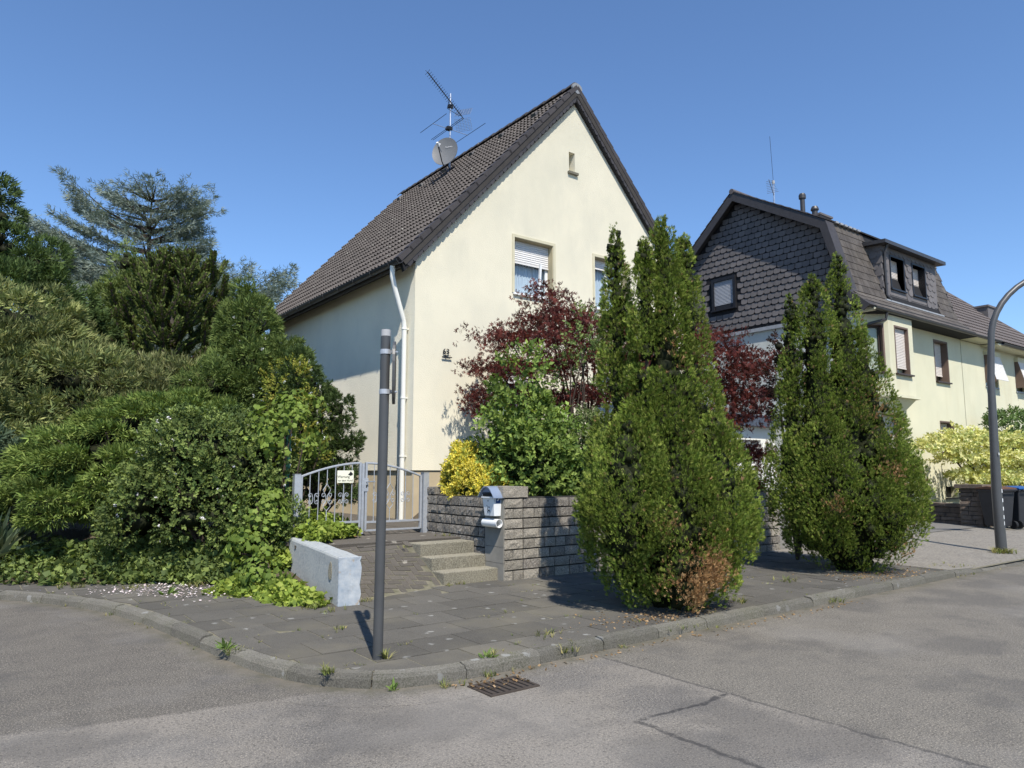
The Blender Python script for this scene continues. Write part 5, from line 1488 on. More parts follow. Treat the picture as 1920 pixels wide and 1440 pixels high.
def t_vine(n=3, seed=0):
    rg = np.random.default_rng(seed); V = []; F = []
    ang = np.radians([-170, -135, -100, -62, -30, 0, 30, 62, 100, 135, 170]); rad = [.30, .55, .45, .62, .50, .80, .50, .62, .45, .55, .30]
    for i in range(n):
        a = i * 2.3 + rg.uniform(-.5, .5); t = rg.uniform(.7, 1.4); d = np.array([math.cos(a) * math.sin(t), math.sin(a) * math.sin(t), math.cos(t) * .6 - .25]); d /= np.linalg.norm(d)
        s = np.cross(d, np.array([0, 0, 1.]) + rg.normal(0, .35, 3)); s /= np.linalg.norm(s); u = np.cross(s, d)
        c = np.array([0, 0, .9 * i / n]) + d * .55; b = len(V); V.append(c)
        for q, r_ in zip(ang, rad): V.append(c + (d * math.cos(q) + s * math.sin(q)) * r_ * .62 - u * (.10 * abs(math.sin(q)) + .16 * max(0, math.cos(q)) - .05))
        for q in range(0, 10, 2): F.append((b, b + 1 + q, b + 2 + q, b + 3 + q))
    return np.array(V), np.array(F)
FANS = [t_fan(2, 30, .07, 1.0, .62, k, .3) for k in range(4)]
FEATH = [t_fan(1, 34, .075, 1.0, .75, 20 + k, .4) for k in range(6)]
SPRIG = [t_sprig(6, .42, .14, k) for k in range(4)]
PALM = [t_palmate(3, k) for k in range(4)]

def shrub(name, label, cat, base, ells, dens, rad, per, tmpl, size, cols, up=.35, mat='leaf', squash=1.0, core=(.028, .03, .016), core_s=.7, trunk=('bark', .05, 7),
          seed=1, group=None, jit=.18, zmin=None, tilt=None, flowers=None, lowcut=-.45, clumpjit=.12, bias=.9, normal_up=0.0):
    rg = np.random.default_rng(seed)
    t = thing(name, label, cat, base, group)
    C, O, Rr = ellipsoid_clumps(rg, ells, dens, rad, zmin, lowcut)
    f = Fol(seed + 100)
    if core: f.cores(C - O * Rr[:, None] * 1.15, Rr * core_s, core)  # inner fill; default colour carries the deep shade between leaf clumps
    P, v, idx = shell_points(rg, C, Rr, O, per, squash, bias)
    kp = thin(rg, P, O, idx); P, v, idx = P[kp], v[kp], idx[kp]
    cj = rg.uniform(1 - clumpjit, 1 + clumpjit, (len(C), 1))
    D = v * .8 + O[idx] * .5 + np.array([0, 0, up]) + rg.normal(0, .25, P.shape)
    if tilt is not None: D = D + np.array(tilt)
    col = pal(rg, len(P), cols, jit) * cj[idx]
    S = rg.uniform(size[0], size[1], len(P))
    k = rg.integers(0, len(tmpl), len(P))
    for q in range(len(tmpl)):
        s_ = k == q
        N = None
        if normal_up: N = rg.normal(0, 1, (s_.sum(), 3)) * (1 - normal_up) + np.array([0, 0, normal_up * 2])
        f.put(tmpl[q], P[s_], D[s_], S[s_], col[s_], N)
    f.obj('crown', M[mat], t)
    if flowers:
        fc, n_, fs_ = flowers; g = Fol(seed + 200)
        ii = rg.integers(0, len(P), n_); pp = P[ii] + v[ii] * .06
        keep = (pp[:, :2] @ np.array([.6, .79])) < np.median(pp[:, :2] @ np.array([.6, .79])) + .2
        pp = pp[keep]
        g.put(t_sprig(5, .6, .3, 3, 0, 80), pp, v[ii][keep] + np.array([0, 0, .5]), rg.uniform(fs_ * .7, fs_ * 1.3, len(pp)), pal(rg, len(pp), fc, .05))
        g.obj('flowers', M['petal'], t)['kind'] = 'stuff'
    if trunk:
        nt = trunk[2]; pick = rg.choice(len(C), min(nt, len(C)), replace=False)
        limbs(t, 'trunk', base, [tuple(C[i]) for i in pick], trunk[1], M[trunk[0]], seed=seed)
    return t

# ------------------------------------------------------------------ thujas on the kerb
def thuja(label, base, lobes, seed, dead, n_per=140, dens=1.6):
    rg = np.random.default_rng(seed); bx, by, bz = base
    t = thing('thuja', label, 'conifer', base)
    C = []; O = []; Rr = []
    def rad(lb, z):
        zs = [p[0] for p in lb[2]]; rs = [p[1] for p in lb[2]]
        return np.interp(z, zs, rs, left=0, right=0)
    for k, lb in enumerate(lobes):
        cx, cy, pr = lb
        zz = np.linspace(pr[0][0], pr[-1][0], 60); rz_ = np.interp(zz, [p[0] for p in pr], [p[1] for p in pr]); rcz = np.clip(.24 * rz_ ** .5, .05, .19)
        wz = (rz_ + .02) / rcz ** 2; n = int(np.trapz(2 * (rz_ + .02) / rcz ** 2, zz) * dens)
        z = rg.choice(zz, n, p=wz / wz.sum()) + rg.uniform(-.03, .03, n)
        a = rg.uniform(0, 2 * math.pi, n); r_ = np.array([rad(lb, q) for q in z])
        rc = np.clip(.24 * r_ ** .5, .05, .19) * rg.uniform(.7, 1.3, n)
        rr_ = np.maximum(r_ - rc * .75, 0) * rg.uniform(.93, 1.03, n)
        p = np.stack([bx + cx + rr_ * np.cos(a), by + cy + rr_ * np.sin(a), bz + z], 1)
        keep = np.ones(n, bool)
        for q, l2 in enumerate(lobes):
            if q == k: continue
            d = np.hypot(p[:, 0] - bx - l2[0], p[:, 1] - by - l2[1]); r2 = np.array([rad(l2, u) for u in z])
            keep &= d > r2 * .60
        C.append(p[keep]); O.append(unit(np.stack([np.cos(a), np.sin(a), np.full(n, .15)], 1)[keep])); Rr.append(rc[keep])
    C = np.concatenate(C); O = np.concatenate(O); Rr = np.concatenate(Rr)
    f = Fol(seed + 5)
    # blocks for the inner twigs, shade of the gaps put into their colour
    for lb in lobes:
        cx, cy, pr = lb
        zz = np.arange(pr[0][0] + .1, pr[-1][0] - .05, .13); rz = np.array([rad(lb, q) for q in zz])
        ok_ = rz > .33; zz = zz[ok_]; rz = rz[ok_]
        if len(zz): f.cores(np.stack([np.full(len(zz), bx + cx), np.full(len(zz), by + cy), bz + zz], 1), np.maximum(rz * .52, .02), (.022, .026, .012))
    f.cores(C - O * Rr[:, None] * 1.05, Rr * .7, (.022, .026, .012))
    cnt = np.maximum(14, (n_per * (Rr / .19) ** 2)).astype(int); idx = np.repeat(np.arange(len(C)), cnt)
    v = unit(rg.normal(0, 1, (len(idx), 3)) + O[idx] * .9); P = C[idx] + v * (Rr[idx] * rg.uniform(.55, 1.04, len(idx)))[:, None] * np.array([1, 1, 1.45])
    kp = thin(rg, P, O, idx, .5); P, v, idx = P[kp], v[kp], idx[kp]
    # clumps reach upward like flames
    D = O[idx] * .50 + v * .35 + np.array([0, 0, .85]) + rg.normal(0, .22, P.shape)
    cl = rg.uniform(.72, 1.3, (len(C), 1))
    cols = [(.076, .112, .018), (.118, .158, .025), (.052, .080, .014), (.175, .20, .045)]
    col = pal(rg, len(P), cols, .2) * cl[idx]
    for (dx, dy, dz, dr, amt) in dead:      # dry brown patches
        w = np.exp(-(((P - np.array([dx, dy, dz])) / np.array(dr)) ** 2).sum(1)) * 1.6
        w = (rg.random(len(P)) < w * amt)[:, None]
        br = pal(rg, len(P), [(.30, .175, .08), (.22, .12, .055), (.40, .26, .13)], .2)
        col = np.where(w, br, col)
    stray = rg.random(len(P)) < .012
    col[stray] = pal(rg, stray.sum(), [(.22, .13, .07), (.16, .10, .05)], .2)
    S = rg.uniform(.038, .074, len(P)); k = rg.integers(0, 4, len(P))
    # fans stand on edge
    N = np.cross(D, np.array([0, 0, 1.0])) + rg.normal(0, .5, P.shape)
    for q in range(4):
        s_ = k == q; f.put(FANS[q], P[s_], D[s_], S[s_], col[s_], N[s_])
    f.obj('crown', M['needle'], t)
    mb = MB(); mb.tube([(bx, by, bz - .1), (bx, by, bz + .5), (bx + .02, by, bz + 1.6)], [.11, .09, .05], 10)
    for lb in lobes[1:]: mb.tube([(bx, by, bz + .2), (bx + lb[0], by + lb[1], bz + lb[2][0][0] + .3), (bx + lb[0], by + lb[1], bz + lb[2][-1][0] - .75)], [.06, .04, .008], 7)
    mb.build('trunk', M['bark'], t, smooth=True)
    return t
# image-right is (.80,-.60); towards the camera is (-.60,-.80)
def rel(r_, d): return (.7976 * r_ + .603 * d, -.603 * r_ + .7976 * d)
L1 = [
    (*rel(-.01, 0), [(.03, .22), (.15, .46), (.35, .72), (.65, .93), (1.0, 1.01), (1.35, .93), (1.7, .74), (2.1, .45), (2.5, .15)]),
    (*rel(.03, .0), [(1.2, .60), (2.0, .47), (2.8, .37), (3.5, .29), (4.0, .21), (4.30, .12), (4.5, .02)]),
    (*rel(-.50, .16), [(1.2, .46), (2.0, .28), (2.8, .21), (3.4, .18), (3.9, .13), (4.22, .06), (4.40, .015)]),
    (*rel(.30, .05), [(1.2, .56), (2.0, .40), (2.8, .29), (3.5, .20), (4.0, .11), (4.26, .02)]),
    (*rel(-.20, -.10), [(1.4, .46), (2.2, .32), (3.0, .24), (3.6, .17), (3.98, .09), (4.18, .02)]),
    (*rel(-.50, -.42), [(.55, .25), (1.0, .52), (1.5, .46), (1.85, .30), (2.05, .10)]),
    (*rel(.02, -.52), [(.15, .18), (.5, .42), (1.0, .50), (1.4, .42), (1.75, .12)]),
    (*rel(.48, -.30), [(.5, .25), (1.0, .48), (1.5, .40), (1.9, .25), (2.1, .08)]),
]
T1 = (6.45, 5.62, .08)
th1 = thuja('large pear-shaped thuja with several spires and a brown patch at its foot', T1, L1, 41,
            [(T1[0] - .30, T1[1] - .72, .42, (.26, .30, .30), 1.3), (T1[0] - .10, T1[1] - .92, .62, (.14, .2, .12), .7), (T1[0] - .60, T1[1] - .5, 1.05, (.10, .2, .10), .5), (T1[0] - .1, T1[1] - .4, 2.9, (.06, .3, .14), .5)])
L2 = [
    (*rel(0, 0), [(.03, .25), (.2, .58), (.4, .82), (.75, 1.08), (1.1, 1.17), (1.5, 1.07), (2.0, .84), (2.5, .55), (2.9, .2)]),
    (*rel(-.36, .0), [(1.5, .70), (2.3, .54), (3.0, .43), (3.7, .33), (4.25, .22), (4.5, .10), (4.62, .02)]),
    (*rel(.10, .05), [(1.5, .75), (2.4, .60), (3.2, .44), (4.0, .30), (4.6, .17), (4.9, .06), (5.0, .015)]),
    (*rel(-.70, .1), [(1.5, .5), (2.3, .32), (3.0, .22), (3.7, .13), (4.15, .06), (4.32, .015)]),
    (*rel(.36, .0), [(1.4, .8), (2.2, .58), (3.0, .38), (3.5, .2), (3.75, .05)]),
    (*rel(.42, -.4), [(.45, .35), (1.0, .65), (1.5, .52), (1.9, .3), (2.1, .1)]),
    (*rel(-.45, -.4), [(.45, .35), (1.0, .62), (1.6, .5), (2.1, .3), (2.4, .1)]),
]
T2 = (11.05, 5.98, .07)
thuja('second pear-shaped thuja further along the kerb, greener at the foot', T2, L2, 43,
      [(T2[0] - .35, T2[1] - 1.0, 1.62, (.10, .25, .12), .9), (T2[0] - 1.1, T2[1] - .55, 1.12, (.12, .2, .14), .8), (T2[0] - .05, T2[1] - .62, 2.55, (.25, .3, .35), .18), (T2[0] + .02, T2[1] - .95, .45, (.2, .2, .1), .4)], 102, 1.5)

# ------------------------------------------------------------------ front garden planting
def plate_tree(name, label, cat, base, plates, size, tmpl, cols, seed, per, bark, r0, mat='leaf', droop=-.15, thick=.16, up=.1):
    """crown made of layered, uneven leaf plates: plates = [(centre, radius x, radius y)]"""
    rg = np.random.default_rng(seed); t = thing(name, label, cat, base); f = Fol(seed + 3)
    for (c, rx, ry) in plates:
        n = int(per * rx * ry * math.pi); a = rg.uniform(0, 6.283, n); u = rg.random(n) ** .55
        edge = 1 + .22 * np.sin(a * 3 + rg.uniform(0, 6)) + .15 * np.sin(a * 7 + rg.uniform(0, 6)) + .1 * np.sin(a * 13 + rg.uniform(0, 6))
        x = np.cos(a) * u * rx * edge; y = np.sin(a) * u * ry * edge
        # ragged gaps
        gap = np.sin(x * 5.1 + c[0] * 3) * np.sin(y * 4.7 + c[1] * 5) + .4 * np.sin(x * 11 + y * 9)
        k = (gap > -.62) | (rg.random(n) < .3)
        x, y, u, a = x[k], y[k], u[k], a[k]
        z = c[2] + droop * u * u * (rx + ry) * .5 + rg.normal(0, thick, len(x)) * (1 - .5 * u) + .05 * np.sin(x * 4) + .05 * np.sin(y * 5)
        P = np.stack([c[0] + x, c[1] + y, z], 1)
        D = np.stack([np.cos(a) * (.25 + u), np.sin(a) * (.25 + u), up + rg.normal(0, .25, len(x)) - .25 * u], 1) + rg.normal(0, .2, P.shape)
        col = pal(rg, len(P), cols, .22); S = rg.uniform(*size, len(P)); q_ = rg.integers(0, len(tmpl), len(P))
        for q in range(len(tmpl)):
            s_ = q_ == q; f.put(tmpl[q], P[s_], D[s_], S[s_], col[s_])
    f.obj('crown', M[mat], t)
    limbs(t, 'trunk', base, [(c[0], c[1], c[2] - .06) for c, rx, ry in plates], r0, M[bark], .35, seed)
    return t
mp = []
def mpl(r_, d, z, rx, ry): 
    if r_ < 1.2: r_ += .42; z += .2; rx *= .92
    q = rel(r_, d); mp.append(((9.75 + q[0], 10.55 + q[1], z), rx, ry))
# crown seen from the street: r = metres to the right, d = metres away
for r_, d, z, rx, ry in [(-1.25, -.2, 4.95, .50, .50), (-.95, 0, 4.55, .95, .85), (-1.9, .1, 4.15, .85, .75), (-1.0, -.4, 4.05, 1.0, .9), (-.1, .1, 4.35, .95, .85), (-2.2, .5, 3.62, .70, .65), (-1.5, -.3, 3.45, .95, .85),
                         (-.4, -.5, 3.62, 1.0, .85), (-2.3, .6, 3.05, .62, .6), (-1.6, .1, 2.85, .8, .7), (-.5, -.3, 2.9, .9, .8), (.3, 0, 3.9, .9, .8), (.4, -.2, 3.1, .9, .8), (-.3, .3, 2.35, .8, .7), (.9, .2, 3.6, .9, .8),
                         (2.3, .2, 4.35, .75, .7), (2.7, .0, 4.0, .85, .75), (3.2, -.1, 3.65, .75, .7), (2.4, .3, 3.5, .85, .75), (2.9, .0, 3.1, .85, .7), (3.65, -.2, 3.85, .5, .45), (3.4, -.1, 3.2, .5, .5), (2.6, -.4, 2.05, 1.0, .55), (3.3, -.5, 1.92, .60, .4), (1.5, .3, 2.9, .8, .7), (1.7, .4, 3.9, .8, .7), (3.0, -.3, 1.45, .45, .3), (2.5, .1, 2.65, .8, .6), (3.1, -.1, 2.75, .55, .5), (-2.55, .5, 2.75, .35, .3)]:
    mpl(r_, d, z, rx, ry)
plate_tree('maple_tree', 'wide dark red Japanese maple in front of the cream house', 'tree', (9.9, 10.7, 1.05), mp, (.11, .19), PALM, [(.050, .013, .012), (.082, .020, .016), (.112, .031, .024), (.038, .012, .011)], 61, 185, 'bark', .05)
# climbing sprigs in the maple
shrub('climber', 'thin pale green climber straggling through the red maple', 'climber', (8.6, 9.6, 1.1), [((8.75, 9.45, 3.9), (.30, .3, .55)), ((8.55, 9.55, 3.1), (.16, .2, .45))], 9, (.10, .18), 9, SPRIG, (.10, .17), [(.10, .14, .045), (.14, .18, .06)], core=None, trunk=('bark', .012, 6), seed=62)
# light green shrub
shrub('shrub', 'fresh green upright shrub behind the block wall next to the pillar', 'shrub', (7.45, 9.25, 1.05),
      [((7.42, 9.25, 1.5), (.62, .58, .55)), ((7.36, 9.3, 2.15), (.42, .40, .55)), ((7.28, 9.35, 2.85), (.22, .2, .55)), ((7.08, 9.6, 2.15), (.26, .25, .28)), ((7.85, 8.95, 1.9), (.30, .3, .42))],
      13, (.10, .26), 17, SPRIG, (.15, .25), [(.12, .175, .04), (.18, .235, .056), (.072, .11, .027)], core=None, trunk=('bark_grey', .03, 20), seed=63, up=.5, clumpjit=.3)
shrub('shrub', 'dark green low shrub between the yellow bush and the green shrub', 'shrub', (7.3, 9.9, 1.05),
      [((7.0, 9.9, 1.45), (.55, .5, .45)), ((7.7, 9.35, 1.35), (.85, .55, .40)), ((8.6, 9.0, 1.35), (.8, .5, .42))], 12, (.12, .2), 40, SPRIG, (.10, .17), [(.035, .06, .02), (.055, .09, .028), (.028, .048, .018)], trunk=('bark', .03, 8), seed=64)
shrub('shrub', 'mixed green shrub with pale leaves low under the red maple beside the thuja', 'shrub', (8.7, 9.3, 1.05),
      [((8.55, 9.05, 1.95), (.38, .4, .55)), ((8.95, 8.9, 1.6), (.4, .4, .5))], 12, (.1, .18), 26, SPRIG, (.10, .16), [(.12, .15, .06), (.10, .14, .05), (.16, .17, .10)], core=None, trunk=('bark', .02, 8), seed=65)
shrub('shrub', 'bright yellow variegated bush on the block wall by the gate', 'shrub', (6.62, 9.75, 1.05),
      [((6.62, 9.75, 1.36), (.40, .50, .34)), ((6.55, 9.95, 1.68), (.24, .26, .28))], 26, (.07, .13), 55, SPRIG, (.065, .11), [(0.50, 0.42, 0.05), (0.42, 0.37, 0.06), (0.56, 0.48, 0.10), (0.20, 0.24, 0.05)], trunk=('bark', .02, 8), seed=66, up=.5, core=(.16, .14, .04))
# ferny perennials behind the wall between the thujas
t = thing('fern', 'upright green fern clump over the wall between the two thujas', 'fern', (12.2, 8.75, .9)); f = Fol(71); rg = np.random.default_rng(71)
n = 170; P = np.stack([rg.uniform(11.7, 12.65, n), rg.uniform(8.5, 9.1, n), np.full(n, 1.0)], 1)
D = np.stack([rg.normal(0, .25, n), rg.normal(0, .25, n), np.ones(n)], 1)
f.put(t_fan(8, 52, .03, 1.0, .22, 5, .1), P, D, rg.uniform(.45, .8, n), pal(rg, n, [(.13, .19, .05), (.09, .14, .04), (.17, .22, .07)]))
f.obj('fronds', M['leaf'], t)
mb = MB(); 
for k in range(20): mb.tube([(P[k, 0], P[k, 1], .95), (P[k, 0] + D[k, 0] * .3, P[k, 1] + D[k, 1] * .3, 1.4)], .005, 4)
mb.build('stems', M['bark'], t)
# purple shrub showing left of the second thuja
shrub('shrub', 'narrow dark purple-leaved shrub against the grey wall left of the second thuja', 'shrub', (11.6, 7.2, .1), [((11.62, 7.25, 2.9), (.20, .20, .85)), ((11.60, 7.3, 3.6), (.10, .10, .4))], 14, (.09, .15), 34, SPRIG, (.08, .13), [(.028, .014, .014), (.045, .020, .018), (.03, .024, .016)], seed=73, trunk=('bark', .03, 6))
# variegated dogwood on the right
dg = []
for x, y, z, rx, ry in [(23.3, 9.6, 2.45, .95, .7), (24.6, 9.5, 2.75, 1.2, .8), (26.0, 9.3, 2.75, 1.3, .8), (24.2, 9.2, 2.15, 1.1, .7), (25.4, 9.0, 2.2, 1.3, .8), (24.0, 9.0, 1.6, .8, .6), (25.2, 8.9, 1.6, 1.2, .7), (26.8, 9.0, 2.1, 1.2, .8), (27.8, 9.1, 2.7, 1.2, .8), (24.4, 8.9, 1.15, .8, .5), (26.4, 8.8, 1.5, 1.2, .7), (28.4, 9.0, 2.0, 1.2, .8), (28.6, 9.0, 1.4, 1.2, .8)]:
    dg.append(((x, y, z), rx, ry))
plate_tree('dogwood_tree', 'cream variegated dogwood with tiered branches behind the low stone wall', 'tree', (25.3, 9.2, .3), dg, (.18, .28), SPRIG, [(.44, .42, .17), (.50, .48, .25), (.30, .34, .12), (.36, .35, .11)], 75, 120, 'bark', .06, thick=.09, droop=-.18)
shrub('shrub', 'green leafy shrub tip reaching in at the right edge above the dogwood', 'shrub', (28.8, 9.9, .3), [((29.3, 9.8, 3.1), (.7, .5, .45)), ((29.4, 9.8, 2.2), (.7, .5, .9))], 8, (.16, .28), 26, SPRIG, (.16, .26), [(.07, .11, .04), (.10, .15, .05)], core=None, seed=76)

# ------------------------------------------------------------------ the overgrown garden on the left
GREY_J = [(.105, .128, .048), (.155, .178, .062), (.072, .092, .036), (.21, .215, .085)]
shrub('juniper', 'tall grey-green juniper mass at the left edge', 'conifer', (1.2, 16.0, .6),
      [((.2, 15.6, 2.2), (1.5, 1.3, 1.9)), ((1.6, 15.6, 2.4), (1.3, 1.2, 1.7)), ((.6, 16.4, 3.9), (1.3, 1.1, 1.1)), ((-.9, 16.6, 3.2), (1.4, 1.2, 1.8)), ((.9, 14.9, 1.3), (1.1, .8, 1.1))],
      4.2, (.20, .46), 106, FEATH, (.11, .22), GREY_J, up=.25, mat='needle', squash=.7, seed=81, clumpjit=.38, trunk=('bark', .08, 14))
shrub('juniper', 'olive brown juniper spreading under the monkey puzzle tree', 'conifer', (3.0, 15.6, .6),
      [((2.4, 15.9, 3.0), (1.1, 1.0, .8)), ((3.6, 15.8, 2.9), (1.1, 1.0, .85)), ((3.0, 15.2, 2.4), (1.5, 1.0, 1.1)), ((4.2, 15.2, 2.6), (.9, .9, 1.1)), ((1.4, 16.4, 3.7), (.7, .8, .7))],
      4.4, (.18, .42), 112, FEATH, (.11, .20), [(.10, .115, .045), (.13, .135, .05), (.075, .09, .035), (.15, .15, .07)], up=.3, mat='needle', squash=.75, seed=82, clumpjit=.38, trunk=('bark', .08, 14))
shrub('juniper', 'bright green spreading juniper in layered sprays behind the rose', 'conifer', (2.4, 13.6, .5),
      [((2.6, 13.6, 2.15), (1.25, .95, .72)), ((1.7, 13.2, 1.65), (1.0, .8, .62)), ((1.15, 12.7, 1.05), (.75, .6, .48)), ((3.4, 13.6, 2.4), (.8, .7, .5)), ((2.1, 12.6, 1.4), (.8, .6, .5))],
      7.5, (.16, .34), 130, FEATH, (.10, .18), [(.12, .165, .04), (.17, .21, .055), (.08, .118, .032)], up=.0, mat='needle', squash=.42, seed=83, tilt=(-.5, -.5, -.05), trunk=('bark', .06, 12), clumpjit=.3)
shrub('juniper', 'blue-green low juniper at the left edge above the yucca', 'conifer', (.4, 13.9, .5),
      [((.5, 13.9, 1.35), (.9, .7, .65)), ((-.3, 14.3, 1.7), (1.0, .8, .8))], 5.5, (.18, .34), 105, FEATH, (.11, .19), [(.055, .085, .05), (.08, .11, .065), (.045, .065, .04)], up=.1, mat='needle', squash=.6, seed=84)
shrub('rose_bush', 'dark leafed rose bush with small white flowers spilling to the pavement', 'shrub', (3.0, 11.2, .3),
      [((3.0, 11.25, 1.05), (.85, .70, .85)), ((2.4, 11.45, 1.0), (.70, .55, .75)), ((3.35, 11.0, 1.6), (.62, .5, .62)), ((2.75, 11.3, 1.85), (.62, .5, .5)), ((3.45, 10.6, .75), (.42, .42, .55))],
      7.5, (.11, .28), 44, SPRIG, (.085, .15), [(.07, .10, .03), (.115, .15, .042), (.165, .20, .06), (.05, .075, .023)], seed=85, flowers=([(0.62, 0.58, 0.58), (0.64, 0.62, 0.62)], 110, .045), trunk=('bark', .03, 14), clumpjit=.35, core=(.022, .026, .012), core_s=.75)
shrub('shrub', 'dense dark evergreen shrub filling the space behind the rose and green post', 'shrub', (3.7, 12.3, .5),
      [((3.6, 12.3, 1.5), (.75, .5, .95)), ((4.3, 12.5, 1.5), (.5, .4, .9)), ((3.1, 12.6, 1.9), (.6, .45, .6))], 9, (.13, .24), 40, SPRIG, (.10, .16), [(.035, .055, .02), (.055, .08, .026), (.08, .11, .035)], seed=185, core_s=.8)
shrub('conifer_tree', 'fresh green feathery conifer with pointed tip beside the roof corner', 'conifer', (4.55, 14.5, .6),
      [((4.4, 14.5, 4.1), (.45, .45, .85)), ((4.45, 14.5, 3.3), (.75, .7, .9)), ((4.75, 14.3, 2.5), (.85, .75, .9)), ((3.8, 14.4, 2.7), (.8, .7, .9)), ((4.36, 14.5, 4.55), (.20, .20, .50)), ((4.36, 14.5, 5.0), (.07, .07, .22)), ((5.0, 14.1, 3.7), (.40, .4, .5))],
      8.5, (.12, .27), 88, FEATH, (.10, .17), [(.09, .125, .036), (.125, .16, .046), (.062, .09, .027)], up=.45, mat='needle', seed=86, trunk=('bark', .07, 10), flowers=([(0.60, 0.60, 0.56)], 36, .05))
shrub('juniper', 'dark upright juniper with dense tufted branch ends against the side wall', 'conifer', (5.15, 12.7, .6),
      [((5.0, 12.8, 2.6), (.42, .40, .85)), ((4.85, 12.85, 3.3), (.25, .25, .45)), ((5.45, 12.5, 2.55), (.24, .24, .42)), ((5.5, 12.45, 2.1), (.32, .3, .30)), ((5.4, 12.55, 1.35), (.40, .4, .55)), ((5.0, 12.7, 1.4), (.5, .45, .7))],
      22, (.09, .16), 40, FANS, (.08, .125), [(.035, .055, .02), (.05, .075, .025), (.07, .10, .03)], up=.55, mat='needle', seed=87, trunk=('bark', .05, 12))
shrub('shrub', 'yellowish leafy climber hanging behind the green post', 'shrub', (4.5, 12.2, .6), [((4.35, 12.2, 2.9), (.32, .3, .55)), ((4.6, 12.0, 2.1), (.40, .32, .75))], 9, (.11, .19), 24, SPRIG, (.07, .12), [(.16, .175, .03), (.10, .135, .026), (.23, .21, .04)], core=None, seed=88, trunk=('bark', .02, 8), flowers=([(0.62, 0.62, 0.56)], 26, .05))
# dark fir-like tree on the far left
shrub('conifer_tree', 'dark green dense conifer rising at the left edge', 'conifer', (.5, 19.5, .6),
      [((.22, 19.8, 6.95), (.38, .40, .8)), ((.45, 19.7, 6.2), (.80, .8, .85)), ((1.0, 19.6, 6.1), (.55, .55, .7)), ((1.5, 19.3, 5.1), (.62, .62, .9)), ((.6, 19.2, 5.0), (1.5, 1.2, 1.0)), ((-.9, 20.0, 5.4), (1.2, 1.1, 1.3)), ((.2, 19.2, 3.6), (1.8, 1.3, 1.3)), ((1.7, 19.0, 4.6), (.75, .8, .9)), ((.22, 19.8, 7.75), (.10, .10, .35))],
      4.4, (.20, .42), 86, FEATH, (.12, .24), [(.055, .085, .028), (.08, .115, .035), (.04, .062, .022)], up=.15, mat='needle', core_s=.5, seed=89, trunk=('bark', .10, 14), clumpjit=.2, squash=.8)
shrub('conifer_tree', 'slim light green conifer spire behind the monkey puzzle tree', 'conifer', (3.2, 21.8, .6),
      [((3.25, 21.8, 6.9), (.35, .35, .85)), ((3.2, 21.8, 5.6), (.75, .75, 1.1)), ((3.1, 21.8, 4.0), (1.0, 1.0, 1.3))], 5, (.18, .3), 80, FEATH, (.12, .22), [(.13, .17, .05), (.10, .135, .04), (.16, .19, .07)], up=.5, mat='needle', seed=90)

